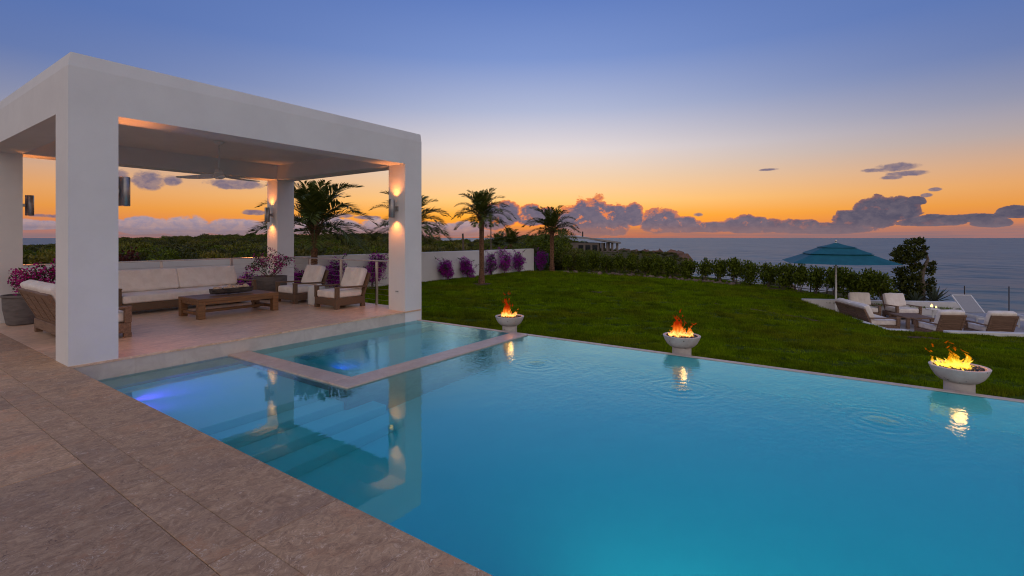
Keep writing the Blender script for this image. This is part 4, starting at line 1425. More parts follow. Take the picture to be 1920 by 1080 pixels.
# ------------------------------------------------------------------ hedge, scrub, wind-bent tree
def build_hedge():
    rg = random.Random(31)
    meshes = []
    for v in range(6):
        r2 = random.Random(200 + v)
        lobes = [(r2.uniform(-.28, .28), r2.uniform(-.22, .22), 0.32 + 0.55 * r2.random(), r2.uniform(.2, .32), r2.uniform(.2, .3), r2.uniform(.18, .28)) for _ in range(9)]
        lobes += [(0, 0, .62, .34, .3, .36)]
        st = MB()
        for k in range(6):
            lo = lobes[k]; st.tube([(r2.uniform(-.08, .08), r2.uniform(-.08, .08), -0.05), (lo[0] * .5, lo[1] * .5, lo[2] * .5), lo[:3]], [.018, .012, .006], 5)
        sm = st.mesh('stem'); sm.materials.append(MATS['twig'])
        meshes.append((foliage_mesh('foliage', 300 + v, 1300, lobes, 0.115, 0.062, 'hedge_leaf', 0.06, 0.35), sm))
    line = [(1066, 511), (1090, 512), (1113, 513), (1137, 514.5), (1160, 516), (1184, 517.5), (1208, 519), (1232, 521), (1257, 523), (1292, 526), (1322, 529), (1350, 531), (1380, 534), (1408, 537.5), (1440, 541),
            (1470, 545), (1500, 549), (1530, 553), (1562, 557), (1594, 561), (1624, 564), (1652, 566)]
    words = ['first', 'second', 'third', 'fourth', 'fifth', 'sixth', 'seventh', 'eighth', 'ninth', 'tenth', 'eleventh', 'twelfth', 'thirteenth', 'fourteenth', 'fifteenth', 'sixteenth', 'seventeenth', 'eighteenth', 'nineteenth', 'twentieth', 'twenty-first', 'twenty-second']
    places = []
    for i, (px, py) in enumerate(line):
        y = 8.0
        for _ in range(8):
            d = (CAM_H - lawn_z(y)) * F_PX / (py - 446); x, y = at(px, d)
        places.append((x, y))
        n = len(line)
        if i < 9: lab = '%s leafy hedge shrub from the corner palm' % words[i]
        elif i < 13: lab = '%s hedge shrub from the corner palm with sea showing between its stems' % words[i]
        elif i < 17: lab = '%s dark hedge shrub counted leftwards from the wind bent tree' % words[n - 1 - i]
        else: lab = '%s dark hedge shrub under or beside the umbrella counted from the bent tree' % words[n - 1 - i]
        t = thing('hedge_shrub', lab, 'shrub', (x, y, lawn_z(y) - 0.02), rg.uniform(0, 6.28), 'shrubs of the hedge along the lawn edge')
        f, s = meshes[i % 6]
        k = rg.uniform(1.05, 1.25); kw = 0.92
        fo = obj('foliage', f, None, t); so = obj('stem', s, None, t)
        for o in (fo, so): o.scale = (k * kw, k * kw, k * rg.uniform(1.08, 1.24))
    # soil bed with stones along the hedge foot
    L = [(x - 0.55, y - 0.15) for x, y in places]; Rr = [(x + 0.75, y + 0.15) for x, y in places]
    vs = []; fs = []
    for i, ((x, y), (x2, y2)) in enumerate(zip(L, Rr)):
        j = rg.uniform(-.15, .15)
        vs += [(x + j, y, lawn_z(y) + 0.004), ((x + x2) / 2, (y + y2) / 2, lawn_z(y) + 0.06), (x2, y2, lawn_z(y2) + 0.02)]
    for i in range(len(L) - 1):
        o = i * 3
        fs += [(o, o + 1, o + 4, o + 3), (o + 1, o + 2, o + 5, o + 4)]
    tag(MB().add(vs, fs).build('soil_bed', 'soil', smooth=True), 'strip of brown soil at the foot of the hedge', 'soil', kind='structure')
    mb = MB()
    for k in range(170):
        i = rg.randrange(0, 12); u = rg.random()
        x = places[i][0] * (1 - u) + places[i + 1][0] * u + rg.uniform(-.75, .1); y = places[i][1] * (1 - u) + places[i + 1][1] * u + rg.uniform(-.2, .2)
        s = rg.uniform(.05, .17)
        M = Matrix.Translation((x, y, lawn_z(y) + s * 0.3)) @ Euler((rg.uniform(0, 3), rg.uniform(0, 3), rg.uniform(0, 3))).to_matrix().to_4x4()
        mb.lathe([(s * .35, -s * .6), (s * rg.uniform(.8, 1.1), -s * .1), (s * rg.uniform(.6, .9), s * .35), (s * .25, s * .6)], 6, M=M)
    tag(mb.build('stones', 'rock'), 'loose stones lying under the hedge', 'stones', kind='stuff')
    # black fence behind the hedge
    f = thing('black_fence', 'thin black metal fence standing behind the hedge shrubs', 'fence', (0, 0, 0))
    pts = []
    for (x, y) in places[8:21]:
        pts.append((x + 0.55, y + 0.25, lawn_z(y)))
    for p in pts:
        MB().bar((p[0], p[1], p[2] - 0.1), (p[0], p[1], p[2] + 0.98), 0.05, 0.05, (0, 1, 0)).build('post', 'black_metal', f)
    for a, b in zip(pts[:-1], pts[1:]):
        for h in (0.93, 0.2):
            MB().bar((a[0], a[1], a[2] + h), (b[0], b[1], b[2] + h), 0.03, 0.03).build('rail', 'black_metal', f)
    # green gate beyond the wall end
    gx, gy = 27.25, 17.15
    gt = thing('green_gate', 'dark green metal gate frame beside the end of the white wall', 'gate', (gx, gy, lawn_z(gy)))
    fr = MB()
    for x in (0, 1.6): fr.box(x - .03, -.03, -0.1, x + .03, .03, 1.12)
    fr.box(0.031, -.025, 1.05, 1.569, .025, 1.10); fr.box(0.031, -.025, .1, 1.569, .025, .15)
    fr.build('gate_frame', 'green_metal', gt)
    for k in range(9):
        MB().box(.17 + k * .157 - .01, -.01, .151, .17 + k * .157 + .01, .01, 1.049).build('gate_bar', 'green_metal', gt)
    # bare worn strips in the lawn
    for lab, c in (('worn strip of bare soil across the middle of the lawn', [(1085, 546), (1120, 548), (1160, 547.5), (1222, 549)]),
                   ('worn strip of bare soil running down to the terrace', [(1330, 568), (1400, 579), (1480, 592), (1600, 617)]),
                   ('small worn patch of soil near the terrace steps', [(1700, 632), (1730, 634), (1765, 637)])):
        vs = []; fs = []
        P = []
        for px, py in c:
            y = 3.0
            for _ in range(8):
                d = (CAM_H - lawn_z(y)) * F_PX / (py - 446); x, y = at(px, d)
            P.append(Vector((x, y, 0)))
        n = 26
        for i in range(n + 1):
            u = i / n * (len(P) - 1); k = min(int(u), len(P) - 2); q = P[k].lerp(P[k + 1], u - k)
            dv = (P[k + 1] - P[k]).normalized(); s = Vector((-dv.y, dv.x, 0)); w = 0.22 * abs(math.sin(PI * i / n)) ** 0.5 * rg.uniform(.25, 1.0) + 0.01
            off = rg.uniform(-.12, .12)
            for e in (-1, 1):
                v = q + s * (off + e * w); vs.append((v.x, v.y, lawn_z(v.y) + 0.012))
        fs = [(2 * i, 2 * i + 1, 2 * i + 3, 2 * i + 2) for i in range(n)]
        tag(MB().add(vs, fs).build('bare_soil', 'soil'), lab, 'bare soil', kind='structure')
        BARE.append([(v[0], v[1]) for v in vs])
    return places


BARE = []
HEDGE = build_hedge()


def build_tree():
    x, y = at(1727, 21.5)
    zb = lawn_z(-2.5) - 0.15
    t = thing('bent_tree', 'dark wind bent tree beside the umbrella above the sea', 'tree', (x, y, zb))
    # local frame: rx to the right of the picture, up
    rx = Vector((math.sin(TH), -math.cos(TH), 0)); fx = Vector((math.cos(TH), math.sin(TH), 0))

    def P(r, z, f=0.0): return rx * r + fx * f + Vector((0, 0, z))
    mb = MB()
    mb.tube([P(-.02, -.3), P(0, .35), P(.05, .75), P(.0, 1.15), P(.10, 1.55), P(.30, 1.95), P(.22, 2.25), P(.02, 2.5)], [.19, .15, .125, .11, .085, .055, .035, .02], 10)
    mb.tube([P(0.0, 1.15), P(-.25, 1.2, .1), P(-.6, 1.1, .15)], [.06, .045, .02], 7)
    mb.tube([P(0.10, 1.55), P(-.15, 1.75), P(-.5, 1.85), P(-.9, 1.95)], [.06, .045, .03, .015], 7)
    mb.tube([P(.2, 1.75), P(.42, 1.7), P(.5, 1.5)], [.04, .03, .012], 6)
    mb.tube([P(.05, .75), P(.3, .9), P(.42, .8)], [.05, .035, .015], 6)
    mb.tube([P(.22, 2.25), P(-.2, 2.35), P(-.7, 2.3)], [.03, .022, .01], 6)
    mb.build('trunk', 'bark', t, smooth=True)
    sp = [(-.35, 2.62, .42, .26), (-.75, 2.35, .42, .22), (-1.05, 2.18, .3, .14), (-.1, 2.75, .28, .16), (-.42, 2.1, .5, .26), (-.8, 1.92, .45, .2), (-.05, 2.2, .28, .22), (.36, 1.5, .26, .28), (.52, 1.78, .16, .12),
          (-.55, 1.3, .5, .34), (-.85, .95, .42, .36), (-.4, .8, .5, .42), (-.95, 1.45, .28, .18), (.42, .85, .26, .34), (-.75, .42, .5, .34), (-.2, 1.65, .3, .2), (.15, 2.45, .18, .12), (-.3, .35, .35, .3), (.38, .45, .2, .25)]
    lobes = []
    for r, z, a, b in sp:
        c = P(r, z); lobes.append((c.x, c.y, c.z, a * .9, a * .9, b))
    obj('crown', foliage_mesh('crown', 77, 5200, lobes, 0.135, 0.068, 'tree_leaf', -0.1, 0.4), None, t)
    # agave at its foot
    for lab, px, d, s in (('spiky agave at the foot of the bent tree on the sea side', 1752, 21.0, .75), ('small agave left of the bent tree trunk', 1716, 20.7, .55)):
        ax, ay = at(px, d)
        ag = thing('agave', lab, 'agave', (ax, ay, lawn_z(-2.5) - 0.05), 0, 'agaves below the bent tree')
        rg = random.Random(px)
        vs = [(0, -.055, 0), (0, .055, 0), (.35, -.07, .02), (.35, 0, -.025), (.35, .07, .02), (.7, -.045, .01), (.7, 0, -.02), (.7, .045, .01), (1.0, 0, 0)]
        me = MB().add(vs, [(0, 3, 2), (0, 1, 3), (1, 4, 3), (2, 3, 6, 5), (3, 4, 7, 6), (5, 6, 8), (6, 7, 8)]).mesh('leaf'); me.materials.append(MATS['agave_leaf'])
        for k in range(22):
            o = obj('leaf', me, None, ag, (0, 0, 0.05)); q = s * rg.uniform(.8, 1.1); o.scale = (q, q, q)
            o.rotation_euler = (0, -R(12 + 68 * (k / 22)), k * 2.4)


build_tree()


def instancer(name, P, scl, rot, idx, sources, coll_name):
    """one object whose geometry nodes set real meshes on given points"""
    col = bpy.data.collections.new(coll_name)
    for i, me in enumerate(sources):
        o = bpy.data.objects.new('%s_%02d' % (coll_name, i), me); col.objects.link(o)
    me = bpy.data.meshes.new(name)
    P = np.asarray(P, dtype=np.float32)
    me.vertices.add(len(P)); me.vertices.foreach_set('co', P.ravel())
    a = me.attributes.new('scl', 'FLOAT_VECTOR', 'POINT'); a.data.foreach_set('vector', np.asarray(scl, dtype=np.float32).ravel())
    a = me.attributes.new('rot', 'FLOAT_VECTOR', 'POINT'); a.data.foreach_set('vector', np.asarray(rot, dtype=np.float32).ravel())
    a = me.attributes.new('pick', 'INT', 'POINT'); a.data.foreach_set('value', np.asarray(idx, dtype=np.int32))
    o = obj(name, me)
    ng = bpy.data.node_groups.new(name, 'GeometryNodeTree')
    ng.interface.new_socket('Geometry', in_out='INPUT', socket_type='NodeSocketGeometry')
    ng.interface.new_socket('Geometry', in_out='OUTPUT', socket_type='NodeSocketGeometry')
    N = ng.nodes; Lk = ng.links
    gi = N.new('NodeGroupInput'); go = N.new('NodeGroupOutput')
    ci = N.new('GeometryNodeCollectionInfo'); ci.inputs['Collection'].default_value = col
    ci.inputs['Separate Children'].default_value = True; ci.inputs['Reset Children'].default_value = True
    ip = N.new('GeometryNodeInstanceOnPoints')
    ip.inputs['Pick Instance'].default_value = True
    def attr(nm, ty):
        n = N.new('GeometryNodeInputNamedAttribute'); n.data_type = ty; n.inputs[0].default_value = nm
        return [s for s in n.outputs if s.enabled and s.name == 'Attribute'][0]
    Lk.new(gi.outputs[0], ip.inputs['Points']); Lk.new(ci.outputs[0], ip.inputs['Instance'])
    Lk.new(attr('pick', 'INT'), ip.inputs['Instance Index'])
    rr = N.new('FunctionNodeEulerToRotation'); Lk.new(attr('rot', 'FLOAT_VECTOR'), rr.inputs[0])
    Lk.new(rr.outputs[0], ip.inputs['Rotation']); Lk.new(attr('scl', 'FLOAT_VECTOR'), ip.inputs['Scale'])
    Lk.new(ip.outputs[0], go.inputs[0])
    md = o.modifiers.new('scatter', 'NODES'); md.node_group = ng
    return o


def build_scrub():
    rng = np.random.default_rng(5); rg = random.Random(6)
    src = []
    for v in range(5):
        r2 = random.Random(400 + v)
        lobes = [(r2.uniform(-.6, .6), r2.uniform(-.6, .6), 0.35 + 0.6 * r2.random(), r2.uniform(.3, .5), r2.uniform(.3, .5), r2.uniform(.22, .36)) for _ in range(8)]
        src.append(foliage_mesh('scrub_bush', 500 + v, 1100, lobes, 0.16, 0.085, 'scrub_leaf' if v else 'hedge_leaf', -0.1, 0.5))
    P = []; S = []; Ro = []; I = []
    n = 0
    while n < 7000:
        px = rg.uniform(-350, 1285)
        u = rg.random()
        d = 19 * (200 / 19) ** (u ** 0.8)
        x, y = at(px, d)
        Rl = interp(LAND, px)
        if d > Rl + 1: continue
        if y < 18.3 and x < 27.6: continue
        if px > 1055 and d < 33.5: continue
        if x < 33 and y < 17.2 and d < 34: continue
        s = rg.uniform(0.5, 1.2) * (0.75 if d < 34 else (1.25 if px < 1060 else 0.75))
        if 1105 < px < 1290: s *= 0.35 if d > 70 else 0.5
        if 1050 < px < 1180 and 52 < d < 76: s *= 0.5
        z = ground_z(x, y) - 0.15
        if d < 40 and px < 1000: z -= 0.35
        P.append((x, y, z)); q = s * rg.uniform(.85, 1.2); S.append((q, q, s * rg.uniform(.8, 1.25))); Ro.append((0, 0, rg.uniform(0, 6.28))); I.append(rg.randrange(5)); n += 1
    tag(instancer('scrub', P, S, Ro, I, src, 'scrub_bush'), 'dense low green scrub covering the land behind the wall', 'scrub', kind='stuff')
    # shrubs that can be told apart above the wall
    def shrub(label, px, d, w, h, seed, mat='scrub_leaf', n=1800, zb=-0.95, lf=0.12):
        x, y = at(px, d)
        t = thing('wild_shrub', label, 'shrub', (x, y, zb), 0, 'single shrubs behind the garden wall')
        r2 = random.Random(seed)
        lobes = [(r2.uniform(-.6, .6) * w, r2.uniform(-.5, .5) * w, h * (0.3 + 0.55 * r2.random()), w * r2.uniform(.3, .5), w * r2.uniform(.3, .5), h * r2.uniform(.16, .26)) for _ in range(11)]
        st = MB()
        for k in range(6):
            lo = lobes[k]; st.tube([(0, 0, -.2), (lo[0] * .4, lo[1] * .4, lo[2] * .5), lo[:3]], [.05, .03, .012], 5)
        st.build('stem', 'twig', t)
        obj('foliage', foliage_mesh('foliage', seed, n, lobes, lf, lf * .55, mat, 0, .4), None, t)
    shrub('dark rounded shrub above the wall behind the sofa', 300, 21, 1.0, 2.05, 601, 'hedge_leaf')
    shrub('yellow green shrub above the wall behind the sofa middle', 345, 24, 1.3, 2.2, 602)
    shrub('dark red leaved shrub beside the near column behind the wall', 243, 20.5, 0.42, 2.0, 603, 'red_leaf', 700, lf=.16)
    shrub('smaller red leaved shrub second from the near column', 258, 20.8, 0.32, 1.85, 604, 'red_leaf', 500, lf=.16)
    shrub('bright green shrub behind the wall right of the big palm trunk', 660, 24, 1.6, 2.0, 605)
    shrub('tall shrub behind the wall left of the socket column', 700, 26, 1.2, 2.1, 606, 'hedge_leaf')
    shrub('big dark mound shrub behind the corner palm', 1030, 37, 2.6, 3.2, 607, 'hedge_leaf', 5200, lf=.17)
    shrub('green shrub filling the gap between wall end and hedge', 1000, 33.5, 1.0, 1.9, 608, 'scrub_leaf', 2200)
    shrub('light green shrub between corner palm and hedge', 1075, 34.5, 1.3, 1.7, 609, 'scrub_leaf', 2600)
    shrub('dark shrub on the skyline just right of the lawn palm trunk', 912, 46, 1.2, 2.6, 610, 'hedge_leaf', 1500)
    shrub('low shrub on the skyline between wild palms and corner palm', 980, 50, 1.6, 2.2, 611, 'scrub_leaf', 1800)
    shrub('dark shrub under the porch side of the far house', 1100, 47, 1.8, 1.5, 612, 'hedge_leaf', 2200)
    # pole and dead flower stalk
    x, y = at(871, 40); t = thing('wooden_pole', 'short leaning wooden pole in the scrub left of the lawn palm', 'pole', (x, y, -1.2))
    MB().tube([(0, 0, -.3), (-.16, .05, 3.1)], [.09, .075], 10).build('pole_shaft', 'pole_wood', t, smooth=True)
    MB().tube([(-.16, .05, 3.101), (-.163, .05, 3.15)], [.085, .08], 10).build('pole_cap', 'black_metal', t)
    x, y = at(920, 30); t = thing('flower_stalk', 'tall thin dead agave stalk rising behind the lawn palm crown', 'flower stalk', (x, y, -0.9))
    MB().tube([(0, 0, -.2), (.03, 0, 1.5), (.05, .02, 3.2), (.09, .02, 4.85)], [.05, .045, .03, .012], 7).build('stalk', 'pole_wood', t, smooth=True)
    sd = MB(); r2 = random.Random(3)
    for k in range(16):
        z = 3.0 + 1.8 * k / 16; a = r2.uniform(0, 6.28); q = Vector((.06, .02, z)); e = q + Vector((math.cos(a) * .13, math.sin(a) * .13, .07)); sd.tube([q, e], [.008, .02], 5)
    sd.build('seed_pod', 'twig', t)


build_scrub()


def in_poly(x, y, poly):
    c = False; j = len(poly) - 1
    for i in range(len(poly)):
        xi, yi = poly[i]; xj, yj = poly[j]
        if (yi > y) != (yj > y) and x < (xj - xi) * (y - yi) / (yj - yi) + xi: c = not c
        j = i
    return c


def build_grass():
    src = []
    for v in range(4):
        rng = np.random.default_rng(900 + v)
        n = 26
        B = rng.uniform(-.075, .075, (n, 2)); h = rng.uniform(.022, .052, n); a = rng.uniform(0, 2 * PI, n); l = rng.uniform(.004, .03, n)
        V = []; F = []
        for i in range(n):
            w = 0.0042; c, s = math.cos(a[i]), math.sin(a[i]); bx, by = B[i]
            o = len(V)
            V += [(bx - s * w, by + c * w, -0.004), (bx + s * w, by - c * w, -0.004), (bx + c * l[i], by + s * l[i], h[i])]
            F.append((o, o + 1, o + 2))
        src.append(np_mesh('grass_tuft', V, F, 'grass_blade'))
    rg = random.Random(77)
    P = []; S = []; Ro = []; I = []
    N = 62000; n = 0
    while n < N:
        px = rg.uniform(560, 2000); d = 8.5 * (31 / 8.5) ** (rg.random() ** 0.85)
        x, y = at(px, d)
        if not in_poly(x, y, LAWN) or x < 7.96: continue
        if (x - 18.29) ** 2 + (y - 14.53) ** 2 < 0.28: continue
        nz = math.sin(x * 2.1 + 3 * math.sin(y * 1.3)) * math.sin(y * 2.7 + 2 * math.sin(x * 0.9)) + 0.6 * math.sin(x * 5.3 + y * 3.1)
        if nz < -0.35 and rg.random() < 0.8: continue
        bare = False
        for b in BARE:
            for q in range(0, len(b) - 1, 2):
                mx, my = (b[q][0] + b[q + 1][0]) / 2, (b[q][1] + b[q + 1][1]) / 2
                hw = math.hypot(b[q][0] - b[q + 1][0], b[q][1] - b[q + 1][1]) / 2
                if (x - mx) ** 2 + (y - my) ** 2 < hw * hw * 0.7: bare = True; break
            if bare: break
        if bare: continue
        k = (1.0 + 0.05 * (d - 9)) * (1.0 + 0.25 * max(-1, min(1, nz)))
        P.append((x, y, lawn_z(y))); q = rg.uniform(.8, 1.3) * k; S.append((q, q, q * rg.uniform(.7, 1.25))); Ro.append((0, 0, rg.uniform(0, 6.28))); I.append(rg.randrange(4)); n += 1
    tag(instancer('grass', P, S, Ro, I, src, 'grass_tuft'), 'short mown grass blades covering the lawn', 'grass', kind='stuff')


build_grass()


# ------------------------------------------------------------------ far house and headland
def build_house():
    # long low house: ridge runs along the picture, porch towards the sea
    x0, y0 = at(1066, 72); x1, y1 = at(1160, 72)
    ux = Vector((x1 - x0, y1 - y0, 0)); Lh = ux.length; ux.normalize()
    t = thing('beach_house', 'low house with grey sloping roof and open porch on the headland', 'house', (x0, y0, -0.95), math.atan2(ux.y, ux.x))
    t.scale = (1, 1, 1.13)
    # local x to the right, y away; sizes in metres
    W = Lh; D = 7.0
    MB().box(0.0, 0.3, -1, W * 0.62, D, 1.62).build('wall', 'house_wall', t)
    MB().box(-0.5, -0.5, -1, W + 1.6, D, 0.12).build('floor_slab', 'curb_plaster', t)
    r = MB()
    vs = [(-0.8, -0.4, 2.55), (W * .35, -.4, 2.35), (W + .25, -.4, 1.72), (W + .25, D + .4, 1.72), (W * .35, D + .4, 2.6), (-0.8, D + .4, 2.6),
          (-0.8, -.4, 2.30), (W * .35, -.4, 2.12), (W + .25, -.4, 1.50), (W + .25, D + .4, 1.5), (W * .35, D + .4, 2.3), (-0.8, D + .4, 2.3)]
    r.add(vs, [(0, 1, 4, 5), (1, 2, 3, 4), (6, 11, 10, 7), (7, 10, 9, 8), (0, 6, 7, 1), (1, 7, 8, 2), (2, 8, 9, 3), (3, 9, 10, 4), (4, 10, 11, 5), (5, 11, 6, 0)])
    ro = r.build('roof', 'house_roof', t)
    MB().box(W * .30, 1.5, 2.2, W * .30 + .18, 1.7, 3.1).build('vent_pipe', 'black_metal', ro)
    for k in range(4):
        MB().box(W * (.66 + .1 * k), .1, .121, W * (.66 + .1 * k) + .28, .38, 1.62).build('column', 'house_wall', t)
        MB().box(W * (.66 + .1 * k), D - .6, .121, W * (.66 + .1 * k) + .28, D - .32, 1.55).build('column', 'house_wall', t)
    for k in range(3):
        w = MB().box(W * (.20 + .14 * k), .26, .35, W * (.20 + .14 * k) + .75, .31, 1.35).build('window', 'black_metal', t)
        MB().box(W * (.20 + .14 * k) + .06, .24, .41, W * (.20 + .14 * k) + .69, .262, 1.29).build('pane', 'dark_glass', w)
    b = MB(); b.box(W * .64, .1, .121, W + .1, .16, .55)
    b.build('low_wall', 'house_wall', t)
    # stones of the headland edge
    mb = MB(); rg = random.Random(15)
    for k in range(120):
        px = rg.uniform(1160, 1288); d = interp(LAND, px) + rg.uniform(-2.5, 2.0) - (0 if px < 1270 else 4)
        x, y = at(px, d); s = rg.uniform(.35, 1.1)
        z = -1.15 - max(0, d - interp(LAND, px)) * 1.2
        M = Matrix.Translation((x, y, z)) @ Euler((rg.uniform(0, 3), rg.uniform(0, 3), rg.uniform(0, 3))).to_matrix().to_4x4()
        mb.lathe([(s * .35, -s * .5), (s * rg.uniform(.8, 1.1), -s * .1), (s * rg.uniform(.6, .9), s * .35), (s * .25, s * .5)], 7, M=M)
    tag(mb.build('headland_rocks', 'sea_rock'), 'brown rocks along the edge of the headland', 'rocks', kind='stuff')
    # bluff far left of the lawn palm
    mb = MB(); vs = []; fs = []
    cols = 26
    for i in range(cols + 1):
        px = 765 + (834 - 765) * i / cols; hh = [0.0, 1.0][1] * (1.0 - 0.25 * abs(math.sin(i * 1.7)) - (0.6 if i > cols - 3 else 0) - 0.3 * i / cols)
        for j, (dd, k) in enumerate(((238, -3), (240, .3), (241, .75), (243, 1.0), (270, 1.0), (275, -3))):
            x, y = at(px + rg.uniform(-.8, .8), dd); vs.append((x, y, -1.0 + 5.2 * hh * k if k > 0 else -9))
    for i in range(cols):
        for j in range(5):
            fs.append((i * 6 + j, i * 6 + j + 1, i * 6 + 7 + j, i * 6 + 6 + j))
    tag(mb.add(vs, fs).build('bluff', 'sea_rock'), 'distant reddish rock bluff above the scrub', 'bluff', kind='structure')


build_house()


# ------------------------------------------------------------------ fire bowls
def flame_mesh(seed, clusters, mat):
    """clusters: (right, away, spread, height, count, lean right)"""
    rg = random.Random(seed)
    rx = (math.sin(TH), -math.cos(TH)); fx = (math.cos(TH), math.sin(TH))
    V = []; F = []
    for (cr, cf, spread, H, n, lean) in clusters:
        for k in range(n):
            a = rg.uniform(0, 2 * PI); r = spread * rg.random() ** 0.7
            b0 = cr + r * math.cos(a); b1 = cf + r * math.sin(a)
            c = max(0.1, 1 - (r / spread) ** 1.5)
            h = H * (0.22 + 0.78 * c) * rg.uniform(.5, 1.1); w = rg.uniform(.015, .034) * (0.7 + 0.7 * c)
            ph = rg.uniform(0, 6); ph2 = rg.uniform(0, 6)
            N_, seg = 12, 6
            z0 = 0.0
            if rg.random() < 0.2:
                z0 = H * rg.uniform(.5, 1.2); h = H * rg.uniform(.08, .22); w = rg.uniform(.008, .016); b0 += rg.uniform(-.04, .07)
            o = len(V)
            for i in range(N_):
                u = i / (N_ - 1)
                rad = w * (abs(math.sin(PI * (0.10 + 0.9 * u) ** 0.75)) ** 0.9 * (1 + 0.25 * math.sin(u * 11 + ph)) if i < N_ - 1 else 0.02) + 0.0008
                zz = z0 + h * u
                q0 = b0 - 0.2 * (b0 - cr) * u + 0.045 * math.sin(zz * 24 + ph) * u + lean * zz; q1 = b1 - 0.2 * (b1 - cf) * u + 0.035 * math.sin(zz * 20 + ph2) * u
                for s in range(seg):
                    t = 2 * PI * s / seg + u * 1.5 + ph
                    e0 = q0 + rad * math.cos(t); e1 = q1 + 0.6 * rad * math.sin(t)
                    V.append((rx[0] * e0 + fx[0] * e1, rx[1] * e0 + fx[1] * e1, zz))
            for i in range(N_ - 1):
                for s in range(seg):
                    s2 = (s + 1) % seg
                    F.append((o + i * seg + s, o + i * seg + s2, o + (i + 1) * seg + s2, o + (i + 1) * seg + s))
    return np_mesh('flame', V, F, mat, smooth=True)


def build_fire_bowls():
    rx = Vector((math.sin(TH), -math.cos(TH), 0))
    spec = [('fire bowl with slim flame at the end of the spa wall', 8.22, 5.80, (0, 0), 'flame', [(-0.03, 0.0, 0.10, 0.40, 46, -0.02), (0.10, 0.0, 0.07, 0.17, 16, 0.25), (-0.11, 0.02, 0.05, 0.13, 8, -0.1)], 0),
            ('middle fire bowl with tall orange flame on the pool edge', 8.22, 2.34, (0, 0), 'flame', [(-0.04, 0.0, 0.11, 0.38, 46, 0.03), (0.11, -0.02, 0.08, 0.19, 18, 0.35), (-0.13, 0.0, 0.05, 0.15, 9, -0.15)], 0),
            ('fire bowl nearest the camera with wide yellow flame', 8.22, -1.06, (0, 0), 'flame_yellow', [(-0.01, 0.03, 0.12, 0.24, 46, -0.06), (-0.13, 0.05, 0.06, 0.22, 12, -0.75), (0.15, 0.04, 0.05, 0.19, 9, 0.15), (0.02, -0.05, 0.15, 0.06, 22, 0.1)], 0)]
    for i, (lab, x, y, lean, mat, H, sp) in enumerate(spec):
        zb = lawn_z(y)
        t = thing('fire_bowl', lab, 'fire bowl', (x, y, zb), 0, 'fire bowls along the pool edge')
        zr = 0.0 - zb
        MB().lathe([(0.15, 0), (0.15, zr - 0.186)], 32).build('pedestal', 'bowl_concrete', t, bevel=0.004, smooth=True)
        pr = [(0.0, zr - 0.185), (0.15, zr - 0.185), (0.19, zr - 0.172), (0.235, zr - 0.13), (0.27, zr - 0.07), (0.295, zr - 0.006), (0.297, zr), (0.292, zr + 0.004), (0.258, zr + 0.004), (0.252, zr), (0.245, zr - 0.03), (0.0, zr - 0.035)]
        MB().lathe(pr, 48, cap=False).build('bowl', 'bowl_concrete', t, smooth=True)
        mb = MB(); rg = random.Random(40 + i)
        for k in range(330):
            r = 0.242 * math.sqrt(rg.random()); a = rg.uniform(0, 2 * PI); s = rg.uniform(.010, .022)
            M = Matrix.Translation((r * math.cos(a), r * math.sin(a), zr - 0.028 + rg.uniform(0, .018))) @ Euler((rg.uniform(0, 3), rg.uniform(0, 3), rg.uniform(0, 3))).to_matrix().to_4x4()
            mb.lathe([(s * .4, -s * .6), (s, -s * .1), (s * .8, s * .4), (s * .2, s * .65)], 5, M=M)
        tag(mb.build('lava_rock', 'lava_rock', t), kind='stuff')
        f = flame_mesh(50 + i, H, mat)
        tag(obj('flame', f, None, t, (rx.x * (-0.03), rx.y * (-0.03), zr - 0.02)), kind='stuff')
        ld = bpy.data.lights.new('fire_glow', 'POINT'); ld.energy = 3.0; ld.color = (1, 0.32, 0.06); ld.shadow_soft_size = 0.07
        lo = bpy.data.objects.new('fire_glow', ld); COL.objects.link(lo); lo.parent = t; lo.location = (0, 0, zr + 0.16)


build_fire_bowls()


# ------------------------------------------------------------------ sunken terrace by the sea
ZT = -1.42


